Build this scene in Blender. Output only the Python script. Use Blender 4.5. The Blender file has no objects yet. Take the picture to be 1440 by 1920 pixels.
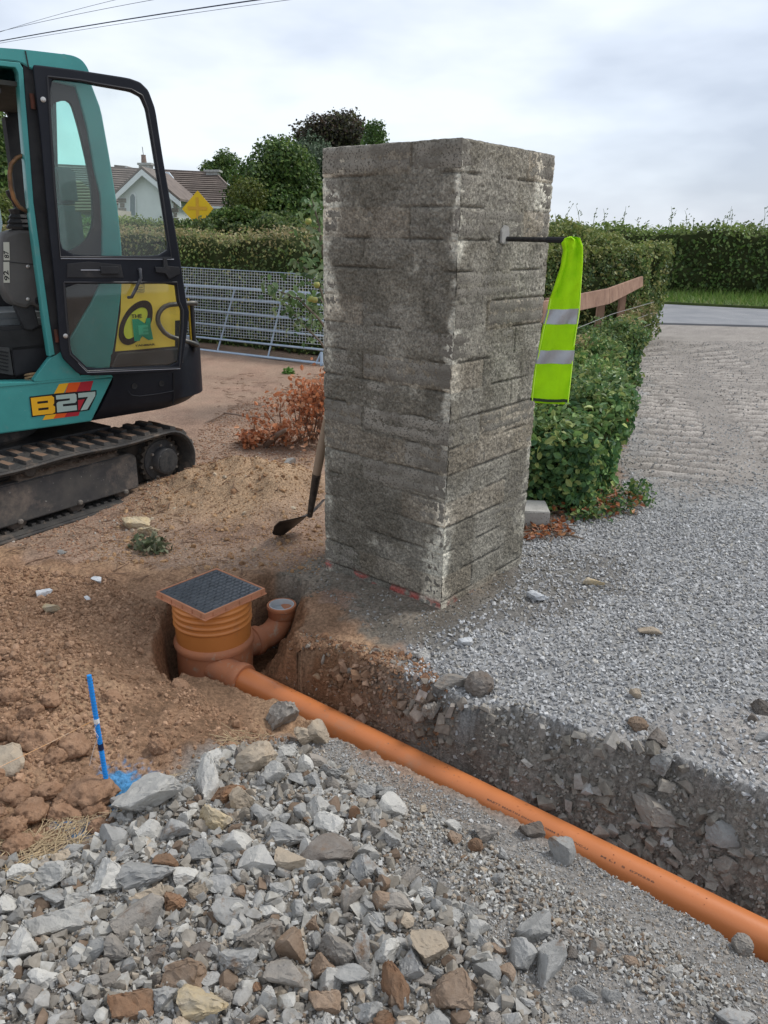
import bpy, bmesh, math, random, re
import numpy as np
from mathutils import Vector, Matrix
random.seed(7); RNG = np.random.default_rng(11)
SC = bpy.context.scene; COL = SC.collection
# ------------------------------------------------------------------ camera
F, PITCH, ROLL, HC = 1430.0, .3451, .0193, 1.4917
_cp, _sp = math.cos(PITCH), math.sin(PITCH)
FW = np.array([0, _cp, -_sp]); _r0 = np.array([1., 0, 0]); _u0 = np.cross(_r0, FW)
RT = math.cos(ROLL) * _r0 + math.sin(ROLL) * _u0
UP = -math.sin(ROLL) * _r0 + math.cos(ROLL) * _u0
CAM = np.array([0, 0, HC])
cd = bpy.data.cameras.new('camera'); cam = bpy.data.objects.new('camera', cd); COL.objects.link(cam)
cd.sensor_fit = 'VERTICAL'; cd.sensor_height = 36; cd.sensor_width = 27; cd.lens = 36 * F / 1920
cd.clip_start = .05; cd.clip_end = 2000
cam.matrix_world = Matrix(((RT[0], UP[0], -FW[0], 0), (RT[1], UP[1], -FW[1], 0), (RT[2], UP[2], -FW[2], HC), (0, 0, 0, 1)))
SC.camera = cam
# ------------------------------------------------------------------ light
SUN_EL, SUN_AZ = math.radians(52), math.radians(68)      # azimuth clockwise from +Y
sd = bpy.data.lights.new('sun', 'SUN'); sd.energy = 1.5; sd.angle = math.radians(16); sd.color = (1, .97, .92)
sun = bpy.data.objects.new('sun', sd); COL.objects.link(sun)
sv = Vector((math.cos(SUN_EL) * math.sin(SUN_AZ), math.cos(SUN_EL) * math.cos(SUN_AZ), math.sin(SUN_EL)))
sun.rotation_euler = sv.to_track_quat('Z', 'Y').to_euler(); sun.location = (6, 4, 12)
W = bpy.data.worlds.new('World'); SC.world = W; W.use_nodes = True
nt = W.node_tree; N = nt.nodes; N.clear()
def wn(t, **k):
    n = N.new(t)
    for a, b in k.items(): setattr(n, a, b)
    return n
out = wn('ShaderNodeOutputWorld'); mixs = wn('ShaderNodeMixShader'); mixs.inputs[0].default_value = .86
sky = wn('ShaderNodeTexSky', sky_type='NISHITA', sun_disc=False, sun_elevation=SUN_EL, sun_rotation=SUN_AZ)
b1 = wn('ShaderNodeBackground'); b1.inputs[1].default_value = .1
b2 = wn('ShaderNodeBackground'); b2.inputs[1].default_value = 1.0
tc = wn('ShaderNodeTexCoord'); mp = wn('ShaderNodeMapping'); mp.inputs['Scale'].default_value = (1.4, 1.4, 4.2)
mp.inputs['Location'].default_value = (.3, .1, .55)
no = wn('ShaderNodeTexNoise'); no.inputs['Scale'].default_value = 1.5; no.inputs['Detail'].default_value = 5; no.inputs['Roughness'].default_value = .5
cr = wn('ShaderNodeValToRGB')
for i, (p, c) in enumerate([(.37, (.37, .41, .49)), (.50, (.52, .565, .64)), (.61, (.66, .695, .74))]):
    e = cr.color_ramp.elements[i] if i < 2 else cr.color_ramp.elements.new(p)
    e.position = p; e.color = (*c, 1)
L = nt.links.new
L(tc.outputs['Generated'], mp.inputs[0]); L(mp.outputs[0], no.inputs[0]); L(no.outputs[0], cr.inputs[0]); L(cr.outputs[0], b2.inputs[0])
L(sky.outputs[0], b1.inputs[0]); L(b1.outputs[0], mixs.inputs[1]); L(b2.outputs[0], mixs.inputs[2]); L(mixs.outputs[0], out.inputs[0])
SC.view_settings.view_transform = 'Standard'; SC.view_settings.look = 'None'
SC.view_settings.exposure = 0.66; SC.view_settings.gamma = 1
SC.render.engine = 'CYCLES'; SC.cycles.max_bounces = 6; SC.cycles.diffuse_bounces = 3; SC.cycles.transparent_max_bounces = 12

# ------------------------------------------------------------------ survey helpers
def ray(px, py): return FW + RT * (px - 720) / F - UP * (py - 960) / F
def G(px, py, z=0.):
    d = ray(px, py); return CAM + d * (z - HC) / d[2]
def atY(px, py, Y):
    d = ray(px, py); return CAM + d * Y / d[1]
def PL(px, py, o, n):
    d = ray(px, py); return CAM + d * (np.dot(np.asarray(o) - CAM, n) / np.dot(d, n))
class Frame:                     # upright local frame: u along, n away, z up
    def __init__(s, o, az):      # az = clockwise from +Y
        a = math.radians(az); s.o = np.array([o[0], o[1], 0.])
        s.d = np.array([math.sin(a), math.cos(a), 0]); s.n = np.array([-math.cos(a), math.sin(a), 0])
    def w(s, p):
        p = np.atleast_2d(np.asarray(p, float)); return s.o + p[:, :1] * s.d + p[:, 1:2] * s.n + p[:, 2:3] * np.array([0, 0, 1.])
    def uv(s, px, py, n=0.):
        p = PL(px, py, s.o + s.n * n, s.n) - s.o; return (float(p @ s.d), float(p[2]))
    def poly(s, pts, n=0.): return [s.uv(x, y, n) for x, y in pts]

# ------------------------------------------------------------------ noise
def _h(i, j, s):
    i = i.astype(np.int64).astype(np.uint64); j = j.astype(np.int64).astype(np.uint64)
    v = (i * np.uint64(374761393) + j * np.uint64(668265263) + np.uint64(s * 974634777 + 12345)) & np.uint64(0xffffffff)
    v = ((v ^ (v >> np.uint64(13))) * np.uint64(1274126177)) & np.uint64(0xffffffff)
    v = ((v ^ (v >> np.uint64(16))) * np.uint64(2246822519)) & np.uint64(0xffffffff)
    return ((v ^ (v >> np.uint64(13))) & np.uint64(0xffffff)).astype(float) / 16777215.
def vn(x, y, s=0):
    xi, yi = np.floor(x), np.floor(y); fx, fy = x - xi, y - yi
    fx = fx * fx * fx * (fx * (fx * 6 - 15) + 10); fy = fy * fy * fy * (fy * (fy * 6 - 15) + 10)
    a = _h(xi, yi, s); b = _h(xi + 1, yi, s); c = _h(xi, yi + 1, s); d = _h(xi + 1, yi + 1, s)
    return ((a * (1 - fx) + b * fx) * (1 - fy) + (c * (1 - fx) + d * fx) * fy) * 2 - 1
def fbm(x, y, oct=4, s=0, g=.5):
    v = 0; a = 1; t = 0; c_, s_ = math.cos(.6), math.sin(.6)
    for k in range(oct):
        v = v + a * vn(x, y, s + k * 17); t += a; a *= g
        x, y = (x * c_ - y * s_) * 2.03 + 5.1, (x * s_ + y * c_) * 2.03 + 1.7
    return v / t
def billow(x, y, oct=3, s=0):
    v = 0; a = 1; t = 0
    for k in range(oct):
        v = v + a * np.abs(vn(x, y, s + k * 31)); t += a; a *= .55; x, y = x * 2.1 + 3.3, y * 2.1 + 7.7
    return v / t
def sst(a, b, x):
    t = np.clip((x - a) / (b - a), 0, 1); return t * t * (3 - 2 * t)
def sdf(x, y, poly):             # positive inside
    x = np.asarray(x, float); y = np.asarray(y, float)
    d = np.full(x.shape, 1e9); ins = np.zeros(x.shape, bool); n = len(poly)
    for i in range(n):
        x0, y0 = poly[i]; x1, y1 = poly[(i + 1) % n]; ex, ey = x1 - x0, y1 - y0
        t = np.clip(((x - x0) * ex + (y - y0) * ey) / (ex * ex + ey * ey + 1e-12), 0, 1)
        d = np.minimum(d, (x - x0 - t * ex) ** 2 + (y - y0 - t * ey) ** 2)
        c = ((y0 > y) != (y1 > y)); 
        if abs(ey) > 1e-12: ins ^= c & (x < ex * (y - y0) / ey + x0)
    d = np.sqrt(d); return np.where(ins, d, -d)
def gp(pts, z=0.): return [tuple(G(x, y, z)[:2]) for x, y in pts]

# ------------------------------------------------------------------ layout on the ground
PA = G(455, 1275, -.2); PB = G(1440, 1768, -.3)
_d = (PB - PA)[:2]; PLEN = np.linalg.norm(_d); _d = _d / PLEN; _n = np.array([-_d[1], _d[0]])
def sq2(s, q): return PA[:2] + s * _d + q * _n
CH = np.array([-.711, 2.864]); EB = G(528, 1133, -.085)
far = gp([(283, 1215), (285, 1180), (310, 1150), (360, 1125), (470, 1102), (525, 1090), (566, 1118), (568, 1160), (545, 1195), (560, 1218), (625, 1215),
          (700, 1240), (765, 1262), (830, 1292), (880, 1330), (960, 1322), (1080, 1375), (1250, 1415), (1439, 1490)])
near = [tuple(sq2(s, q + (.018 if s > -.05 else .0))) for s, q in [(2.6, -.34), (2.25, -.32), (1.97, -.30), (1.80, -.265), (1.67, -.26), (1.52, -.24), (1.32, -.212), (1.18, -.208), (.94, -.2), (.87, -.205), (.7, -.21),
        (.6, -.2), (.5, -.185), (.41, -.175), (.226, -.185), (.05, -.2), (-.1, -.235)]] 
RIM = far + [tuple(sq2(2.3, .27)), tuple(sq2(2.6, .26)), ] + near + gp([(330, 1268), (300, 1240)], -.02)
BASE_BROWN = gp([(-400, 960), (150, 1060), (300, 1070), (470, 1060), (600, 1100), (700, 1190), (720, 1245), (700, 1420), (560, 1400), (420, 1400), (300, 1500), (180, 1560), (60, 1620), (-300, 1750)])
RUBBLE = gp([(-250, 1640), (60, 1620), (180, 1580), (235, 1500), (350, 1470), (420, 1400), (560, 1360), (620, 1385), (740, 1440), (760, 1500), (760, 1640), (900, 1700), (960, 1800), (1060, 1930), (1060, 2400), (-600, 2400)])
GREYN = gp([(-600, 1600), (60, 1620), (180, 1580), (235, 1500), (330, 1450), (400, 1395), (540, 1335), (650, 1350), (800, 1420), (1900, 1930), (2600, 3500), (-900, 3500)])
GRAVEL = gp([(770, 1215), (880, 1170), (960, 1110), (985, 1010), (1160, 925), (1190, 606), (1900, 606), (2600, 1000), (2300, 1700), (1439, 1530), (1080, 1410), (830, 1325), (760, 1280)])
DUSTY = gp([(1190, 606), (1600, 606), (1800, 900), (1250, 915), (1150, 890)])
DUST2 = gp([(1120, 1400), (1250, 1335), (1440, 1290), (1900, 1200), (2100, 1600), (1439, 1480)])
MORTAR = gp([(590, 1060), (700, 1000), (980, 1000), (1070, 1020), (1100, 1080), (900, 1180), (820, 1215), (700, 1195), (600, 1120), (540, 1120), (500, 1085)])
BLUEA = gp([(200, 1440), (250, 1440), (285, 1465), (278, 1500), (240, 1530), (212, 1525)]); BLUEB = gp([(118, 1510), (160, 1500), (190, 1535), (180, 1570), (130, 1560)])
MOUND = G(455, 930)[:2]; MNDL = G(60, 1270)[:2]
PN = np.array([.2447, 2.8749]); PW = .665; PA_ = .6849
pl_l = np.array([-math.cos(PA_), math.sin(PA_)]); pl_r = np.array([math.sin(PA_), math.cos(PA_)])
def tread(x, y):   # bars left by a machine's tracks: shapes the height and the groove shade painted into the colour
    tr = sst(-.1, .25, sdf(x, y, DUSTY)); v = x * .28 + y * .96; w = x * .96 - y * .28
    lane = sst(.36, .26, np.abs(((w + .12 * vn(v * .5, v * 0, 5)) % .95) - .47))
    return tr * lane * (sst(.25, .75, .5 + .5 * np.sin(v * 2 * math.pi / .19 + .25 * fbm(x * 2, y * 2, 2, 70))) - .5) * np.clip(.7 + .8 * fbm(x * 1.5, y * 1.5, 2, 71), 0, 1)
def hgt(x, y, fine=True):
    x = np.asarray(x, float); y = np.asarray(y, float)
    near_ = np.exp(-np.maximum(y - 2, 0) / 6.)
    z = .012 * fbm(x * .9, y * .9, 3, 3)
    grav = sst(-.06, .06, sdf(x, y, GRAVEL) + .05 * fbm(x * 4, y * 4, 3, 21))
    brown = sst(-.08, .08, sdf(x, y, BASE_BROWN))
    gn = sst(-.05, .08, sdf(x, y, GREYN)); rb = sst(-.03, .12, sdf(x, y, RUBBLE))
    z = z + .11 * np.exp(-(((x - MOUND[0]) / .55) ** 2 + ((y - MOUND[1]) / .42) ** 2)) * (1.75 + .9 * fbm(x * 5, y * 5, 3, 9))
    z = z + .08 * np.exp(-(((x + 1.55) / .5) ** 2 + ((y - 4.75) / .3) ** 2)) * 0
    z = z + .10 * np.exp(-(((x - MNDL[0]) / .45) ** 2 + ((y - MNDL[1]) / .5) ** 2))
    q0_ = (x - PA[0]) * _n[0] + (y - PA[1]) * _n[1]; s0_ = (x - PA[0]) * _d[0] + (y - PA[1]) * _d[1]
    z = z + .05 * rb * (.8 + .7 * fbm(x * 3, y * 3, 3, 40)) * sst(-.25, -.6, q0_)
    z = z - .10 * sst(-.62, -.25, q0_) * (q0_ < 0) * sst(-.55, -.2, s0_)
    r = np.hypot(x - PN[0] - .0, y - PN[1] - .3); z = z + .03 * sst(.62, .35, r)
    if fine:
        nd = (1 - grav) * (1 - gn)
        z = z + nd * (.006 + .022 * brown) * (billow(x * 9, y * 9, 4, 50) * 2 - .6) * near_ + nd * .006 * fbm(x * 38, y * 38, 3, 52) * near_
        z = z + gn * .006 * fbm(x * 30, y * 30, 3, 60) + grav * .004 * fbm(x * 14, y * 14, 3, 61) * near_
        # tracks pressed into the drive by a machine
        tr = sst(-.1, .25, sdf(x, y, DUSTY)); v = x * .28 + y * .96; w = x * .96 - y * .28
        lane = sst(.34, .28, np.abs(((w * 1.0 + .12 * vn(v * .5, v * 0, 5)) % .95) - .47))
        z = z + tread(x, y) * .045 * sst(14, 8, y)
        z = z + .008 * vn(x * 3.5, y * .8, 80) * (1 - grav) * near_ 
    # trench and the pit round the chamber
    jag = .06 * fbm(x * 7, y * 7, 5, 90, .7)
    d = sdf(x, y, RIM) + jag * (.3 + .7 * sst(-.1, .1, (np.stack([x, y], -1) - PA[:2]) @ _n))
    s = (x - PA[0]) * _d[0] + (y - PA[1]) * _d[1]
    q = (x - PA[0]) * _n[0] + (y - PA[1]) * _n[1]
    zb = -.265 - .1 * np.clip(s, -.4, 4) / 1.96 - .10 * sst(-.02, -.2, s)
    wall = np.where(q > 0, .15, .08)
    k = np.clip(d / wall, 0, 1); k = k ** .8
    k = np.maximum(k, sst(.115, .06, np.abs(q)) * (d > 0) * np.where(q < 0, sst(-.115, -.06, q), 1))
    tz = z + (zb - z) * k
    if fine:
        wl = sst(.0, .03, d) 
        tz = tz + wl * (.058 * fbm(x * 11, y * 11, 5, 95, .68) + .026 * (billow(x * 22, y * 22, 3, 99) - .3)) * np.where(np.abs(q) < .07, .3, 1)
    out_ = np.where(d > 0, tz, z)
    rc = np.hypot(x - CH[0], y - CH[1]); ex_, ey_ = EB[0] - CH[0], EB[1] - CH[1]; ln_ = math.hypot(ex_, ey_)
    t_ = np.clip(((x - CH[0]) * ex_ + (y - CH[1]) * ey_) / ln_ ** 2, 0, 1); rc2 = np.hypot(x - CH[0] - t_ * ex_, y - CH[1] - t_ * ey_)
    pit = np.maximum(sst(.215, .175, rc + jag * .5), sst(.125, .085, rc2 + jag * .4))
    return out_ * (1 - pit) + np.minimum(out_, -.34) * pit
def hit(px, py, it=6):
    z = 0.
    for _ in range(it):
        p = G(px, py, z); z = .5 * z + .5 * float(hgt(np.array([p[0]]), np.array([p[1]]), False)[0])
    return G(px, py, z)

# ------------------------------------------------------------------ materials
MC = {}
def mat(name, a, b=None, rough=.8, scale=8., bump=0., bscale=60., metal=0., spec=.3, vcol=False, objrand=0., detail=6., coat=0., speck=None, dirt=None, trans=0., alpha=None):
    if name in MC: return MC[name]
    m = bpy.data.materials.new(name); m.use_nodes = True; MC[name] = m
    t = m.node_tree; n = t.nodes; l = t.links.new; p = n['Principled BSDF']
    p.inputs['Roughness'].default_value = rough; p.inputs['Metallic'].default_value = metal
    p.inputs['Specular IOR Level'].default_value = spec
    if coat: p.inputs['Coat Weight'].default_value = coat; p.inputs['Coat Roughness'].default_value = .15
    tcn = n.new('ShaderNodeTexCoord'); geo = n.new('ShaderNodeNewGeometry')
    def noise(sc, det=detail, ro=.6):
        q = n.new('ShaderNodeTexNoise'); q.inputs['Scale'].default_value = sc; q.inputs['Detail'].default_value = det; q.inputs['Roughness'].default_value = ro
        l(geo.outputs['Position'], q.inputs['Vector']); return q
    b = b or a
    def mixc(f, c1, c2, mode='MIX'):
        q = n.new('ShaderNodeMix'); q.data_type = 'RGBA'; q.blend_type = mode
        for s, v in ((0, f), (6, c1), (7, c2)):
            if isinstance(v, (int, float)): q.inputs[s].default_value = v
            elif isinstance(v, tuple): q.inputs[s].default_value = (*v, 1)
            else: l(v, q.inputs[s])
        return q.outputs[2]
    def ramp(src, p0, p1):
        q = n.new('ShaderNodeMapRange'); q.inputs[1].default_value = p0; q.inputs[2].default_value = p1; l(src, q.inputs[0]); return q.outputs[0]
    f = ramp(noise(scale).outputs[0], .35, .65)
    if vcol:
        at = n.new('ShaderNodeAttribute'); at.attribute_name = 'Col'
        c = mixc(f, tuple(x for x in a), tuple(x for x in b)); c = mixc(1., at.outputs[0], c, 'MULTIPLY')
    else: c = mixc(f, tuple(a), tuple(b))
    if objrand:
        oi = n.new('ShaderNodeObjectInfo'); hs = n.new('ShaderNodeHueSaturation')
        mr = n.new('ShaderNodeMapRange'); mr.inputs[3].default_value = 1 - objrand; mr.inputs[4].default_value = 1 + objrand; l(oi.outputs['Random'], mr.inputs[0])
        l(mr.outputs[0], hs.inputs['Value']); l(c, hs.inputs['Color']); c = hs.outputs[0]
    if speck:
        vo = noise(speck[0], 2, .5); c = mixc(ramp(vo.outputs[0], speck[2], speck[2] + .08), c, tuple(speck[1]))
    if dirt:
        vo = noise(dirt[0], 8, .7); c = mixc(ramp(vo.outputs[0], dirt[2], dirt[2] + dirt[3]), c, tuple(dirt[1]))
    l(c, p.inputs['Base Color'])
    if bump:
        bp = n.new('ShaderNodeBump'); bp.inputs['Strength'].default_value = 1; bp.inputs['Distance'].default_value = bump
        l(noise(bscale, 8, .65).outputs[0], bp.inputs['Height']); l(bp.outputs[0], p.inputs['Normal'])
    if trans:
        tr = n.new('ShaderNodeBsdfTranslucent'); l(c, tr.inputs[0]); ms = n.new('ShaderNodeMixShader'); ms.inputs[0].default_value = trans
        o = n['Material Output']; l(p.outputs[0], ms.inputs[1]); l(tr.outputs[0], ms.inputs[2]); l(ms.outputs[0], o.inputs[0])
    return m
def glass(name, tint, refl=.12, haze=.012):
    if name in MC: return MC[name]
    m = bpy.data.materials.new(name); m.use_nodes = True; MC[name] = m
    t = m.node_tree; n = t.nodes; l = t.links.new; n.remove(n['Principled BSDF']); o = n['Material Output']
    tr = n.new('ShaderNodeBsdfTransparent'); tr.inputs[0].default_value = (*tint, 1)
    gl = n.new('ShaderNodeBsdfGlossy'); gl.inputs['Roughness'].default_value = .03
    df = n.new('ShaderNodeBsdfDiffuse'); df.inputs[0].default_value = (.45, .47, .43, 1)
    m1 = n.new('ShaderNodeMixShader'); m2 = n.new('ShaderNodeMixShader'); lw = n.new('ShaderNodeFresnel'); lw.inputs[0].default_value = 1.45
    geo = n.new('ShaderNodeNewGeometry'); ns = n.new('ShaderNodeTexNoise'); ns.inputs['Scale'].default_value = 7; ns.inputs['Detail'].default_value = 8
    l(geo.outputs['Position'], ns.inputs[0]); mr = n.new('ShaderNodeMapRange'); mr.inputs[1].default_value = .4; mr.inputs[2].default_value = .8
    mr.inputs[3].default_value = haze * .3; mr.inputs[4].default_value = haze * 3; l(ns.outputs[0], mr.inputs[0])
    l(mr.outputs[0], m2.inputs[0]); l(lw.outputs[0], m1.inputs[0]); l(tr.outputs[0], m1.inputs[1]); l(gl.outputs[0], m1.inputs[2])
    l(m1.outputs[0], m2.inputs[1]); l(df.outputs[0], m2.inputs[2]); l(m2.outputs[0], o.inputs[0]); return m

PEB_ = None
# ------------------------------------------------------------------ mesh helpers
def npmesh(name, V, Fc, col=None, smooth=False):
    V = np.asarray(V, np.float32); me = bpy.data.meshes.new(name)
    if isinstance(Fc, np.ndarray): k = Fc.shape[1]; flat = Fc.ravel(); tot = np.full(len(Fc), k, np.int32)
    else: tot = np.array([len(f) for f in Fc], np.int32); flat = np.array([i for f in Fc for i in f], np.int32)
    me.vertices.add(len(V)); me.vertices.foreach_set('co', V.ravel())
    me.loops.add(len(flat)); me.loops.foreach_set('vertex_index', flat.astype(np.int32))
    me.polygons.add(len(tot)); st = np.zeros(len(tot), np.int32); st[1:] = np.cumsum(tot)[:-1]
    me.polygons.foreach_set('loop_start', st); me.polygons.foreach_set('loop_total', tot)
    me.polygons.foreach_set('use_smooth', np.full(len(tot), bool(smooth)))
    me.update(calc_edges=True)
    if col is not None:
        a = me.color_attributes.new('Col', 'FLOAT_COLOR', 'POINT'); c = np.ones((len(V), 4), np.float32); c[:, :3] = col; a.data.foreach_set('color', c.ravel())
    return me
def link(name, me, m, parent=None, label=None, cat=None, group=None, kind=None, loc=None, sharp=None):
    o = bpy.data.objects.new(name, me); COL.objects.link(o)
    if m is not None and me is not None and not len(me.materials): me.materials.append(m)
    if parent is not None:
        o.parent = parent; b = parent
        off = Vector((0, 0, 0))
        while b is not None: off += b.location; b = b.parent
        o.location = -off if loc is None else Vector(loc) - off
    elif loc is not None: o.location = loc
    for k, v in (('label', label), ('category', cat), ('group', group), ('kind', kind)):
        if v: o[k] = v
    if sharp and me is not None: 
        me.polygons.foreach_set('use_smooth', np.ones(len(me.polygons), bool)); me.set_sharp_from_angle(angle=math.radians(sharp))
    return o
def thing(name, label, cat, loc=(0, 0, 0), group=None):
    o = bpy.data.objects.new(name, None); COL.objects.link(o); o.location = Vector([float(v) for v in loc]); o.empty_display_size = .1
    o['label'] = label; o['category'] = cat
    if group: o['group'] = group
    return o
class MB:
    def __init__(s): s.v = []; s.f = []; s.c = 0
    def add(s, V, Fc):
        V = np.atleast_2d(np.asarray(V, float)); s.v.append(V); s.f += [tuple(i + s.c for i in f) for f in Fc]; s.c += len(V); return s
    def box(s, lo, hi, fr=None, taper=None):
        x0, y0, z0 = lo; x1, y1, z1 = hi
        V = np.array([(x0, y0, z0), (x1, y0, z0), (x1, y1, z0), (x0, y1, z0), (x0, y0, z1), (x1, y0, z1), (x1, y1, z1), (x0, y1, z1)], float)
        if fr is not None: V = fr.w(V)
        return s.add(V, [(0, 3, 2, 1), (4, 5, 6, 7), (0, 1, 5, 4), (1, 2, 6, 5), (2, 3, 7, 6), (3, 0, 4, 7)])
    def hexa(s, A, B):           # two quads (4 pts each) -> closed solid
        return s.add(np.array(list(A) + list(B)), [(0, 3, 2, 1), (4, 5, 6, 7), (0, 1, 5, 4), (1, 2, 6, 5), (2, 3, 7, 6), (3, 0, 4, 7)])
    def tube(s, path, r, n=8, caps=True):
        P = np.asarray(path, float); K = len(P); R = np.broadcast_to(r, (K,)); T = np.gradient(P, axis=0); T /= np.linalg.norm(T, axis=1)[:, None] + 1e-12
        up = np.array([0, 0, 1.]) if abs(T[0][2]) < .9 else np.array([1., 0, 0]); V = []
        a = np.cross(T[0], up); a /= np.linalg.norm(a)
        th = np.arange(n) * 2 * math.pi / n
        for k in range(K):
            a = a - T[k] * (a @ T[k]); a /= np.linalg.norm(a); b = np.cross(T[k], a)
            V.append(P[k] + R[k] * (np.cos(th)[:, None] * a + np.sin(th)[:, None] * b))
        Fc = [(k * n + i, k * n + (i + 1) % n, (k + 1) * n + (i + 1) % n, (k + 1) * n + i) for k in range(K - 1) for i in range(n)]
        if caps: Fc += [tuple(range(n - 1, -1, -1)), tuple((K - 1) * n + i for i in range(n))]
        return s.add(np.concatenate(V), Fc)
    def lathe(s, prof, o, ax=(0, 0, 1), n=32, caps=True):
        ax = np.array(ax, float); ax /= np.linalg.norm(ax); o = np.array(o, float)
        return s.tube2([o + ax * h for r, h in prof], [r for r, h in prof], ax, n, caps)
    def tube2(s, P, R, ax, n, caps):
        up = np.array([0, 0, 1.]) if abs(ax[2]) < .9 else np.array([1., 0, 0]); a = np.cross(ax, up); a /= np.linalg.norm(a); b = np.cross(ax, a)
        th = np.arange(n) * 2 * math.pi / n; K = len(P)
        V = [P[k] + max(R[k], 1e-5) * (np.cos(th)[:, None] * a + np.sin(th)[:, None] * b) for k in range(K)]
        Fc = [(k * n + i, k * n + (i + 1) % n, (k + 1) * n + (i + 1) % n, (k + 1) * n + i) for k in range(K - 1) for i in range(n)]
        if caps: Fc += [tuple(range(n - 1, -1, -1)), tuple((K - 1) * n + i for i in range(n))]
        return s.add(np.concatenate(V), Fc)
    def prism(s, outline, off):  # outline 3d points, off vector
        P = np.asarray(outline, float); n = len(P); off = np.asarray(off, float)
        return s.add(np.concatenate([P, P + off]), [tuple(range(n)), tuple(range(2 * n - 1, n - 1, -1))] + [(i, i + n, (i + 1) % n + n, (i + 1) % n) for i in range(n)])
    def build(s, name, m, parent=None, bevel=0., sharp=30, **k):
        me = npmesh(name, np.concatenate(s.v), s.f)
        bm = bmesh.new(); bm.from_mesh(me); bmesh.ops.recalc_face_normals(bm, faces=bm.faces)
        if bevel:
            es = [e for e in bm.edges if len(e.link_faces) == 2 and e.calc_face_angle(0) > .5]
            bmesh.ops.bevel(bm, geom=es, offset=bevel, segments=2, affect='EDGES', clamp_overlap=True)
        bm.to_mesh(me); bm.free()
        return link(name, me, m, parent, sharp=sharp, **k)
def chaikin(P, k=2, r=.25):
    P = [tuple(p) for p in P]
    for _ in range(k):
        Q = []
        for i in range(len(P)):
            a, b = np.array(P[i]), np.array(P[(i + 1) % len(P)]); Q += [tuple(a + (b - a) * r), tuple(b - (b - a) * r)]
        P = Q
    return P
def plate(name, outer, holes, n0, n1, fr, m, parent=None, bevel=.004, off=.0, **k):
    """flat plate with holes lying in an upright frame between depths n0 and n1"""
    cu = bpy.data.curves.new(name, 'CURVE'); cu.dimensions = '2D'; cu.fill_mode = 'BOTH'
    for lp in [outer] + list(holes):
        sp = cu.splines.new('POLY'); sp.points.add(len(lp) - 1); sp.use_cyclic_u = True
        for i, (u, z) in enumerate(lp): sp.points[i].co = (u, z, 0, 1)
    t = abs(n1 - n0) / 2; b = min(bevel, t * .9); cu.extrude = t - b; cu.bevel_depth = b; cu.bevel_resolution = 1; cu.offset = -b + off
    ob = bpy.data.objects.new('tmp', cu); me = bpy.data.meshes.new_from_object(ob); bpy.data.objects.remove(ob)
    V = np.empty(len(me.vertices) * 3, np.float32); me.vertices.foreach_get('co', V); V = V.reshape(-1, 3)
    Wd = fr.w(np.stack([V[:, 0], (n0 + n1) / 2 - V[:, 2], V[:, 1]], 1)); me.vertices.foreach_set('co', Wd.astype(np.float32).ravel()); me.update()
    return link(name, me, m, parent, sharp=35, **k)
def text_me(txt, ext=.0005):
    cu = bpy.data.curves.new('t', 'FONT'); cu.body = txt; cu.offset = .022; cu.extrude = ext; cu.size = 1; cu.resolution_u = 3
    ob = bpy.data.objects.new('tmp', cu); me = bpy.data.meshes.new_from_object(ob); bpy.data.objects.remove(ob)
    V = np.empty(len(me.vertices) * 3, np.float32); me.vertices.foreach_get('co', V); return me, V.reshape(-1, 3).astype(float)
def text_on(name, txt, fr, u0, z0, u1, h, n, m, parent, bold=0., vertical=False):
    me, V = text_me(txt); w = V[:, 0].max() - V[:, 0].min(); hh = V[:, 1].max() - V[:, 1].min()
    a = (V[:, 0] - V[:, 0].min()) / w; b = (V[:, 1] - V[:, 1].min()) / hh
    if vertical: uu, zz = u1 - b * (u1 - u0), z0 + h * a
    else: uu, zz = u0 + a * (u1 - u0), z0 + b * h
    Wd = fr.w(np.stack([uu, n - V[:, 2] * .8, zz], 1)); me.vertices.foreach_set('co', Wd.astype(np.float32).ravel()); me.update()
    return link(name, me, m, parent)
# --- base rocks
def hullrock(k, seed, npts=11):
    r = np.random.default_rng(seed); p = r.normal(size=(npts, 3)); p /= np.abs(p).max(1)[:, None]; p *= (.62 + .35 * r.random((npts, 3)))
    bm = bmesh.new()
    for q in p: bm.verts.new(q)
    bmesh.ops.convex_hull(bm, input=bm.verts); 
    for v in [v for v in bm.verts if not v.link_faces]: bm.verts.remove(v)
    bmesh.ops.triangulate(bm, faces=bm.faces); bm.verts.ensure_lookup_table(); bm.verts.index_update()
    V = np.array([v.co[:] for v in bm.verts]); Fc = np.array([[v.index for v in f.verts] for f in bm.faces]); bm.free(); return V * .5, Fc
def chip(seed):
    r = np.random.default_rng(seed); c = np.array([(a, b, d) for a in (-1, 1) for b in (-1, 1) for d in (-1, 1)], float) * .5 * np.array([1, .85, .7]) + r.uniform(-.2, .2, (8, 3))
    c = np.concatenate([c, r.uniform(-.52, .52, (2, 3))]); bm = bmesh.new()
    for q in c: bm.verts.new(q)
    bmesh.ops.convex_hull(bm, input=bm.verts)
    for v in [v for v in bm.verts if not v.link_faces]: bm.verts.remove(v)
    bmesh.ops.triangulate(bm, faces=bm.faces); bm.verts.ensure_lookup_table(); bm.verts.index_update()
    V = np.array([v.co[:] for v in bm.verts]); Fc = np.array([[v.index for v in f.verts] for f in bm.faces]); bm.free(); return V * .66, Fc
PEB = [chip(100 + i) for i in range(20)]
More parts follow.
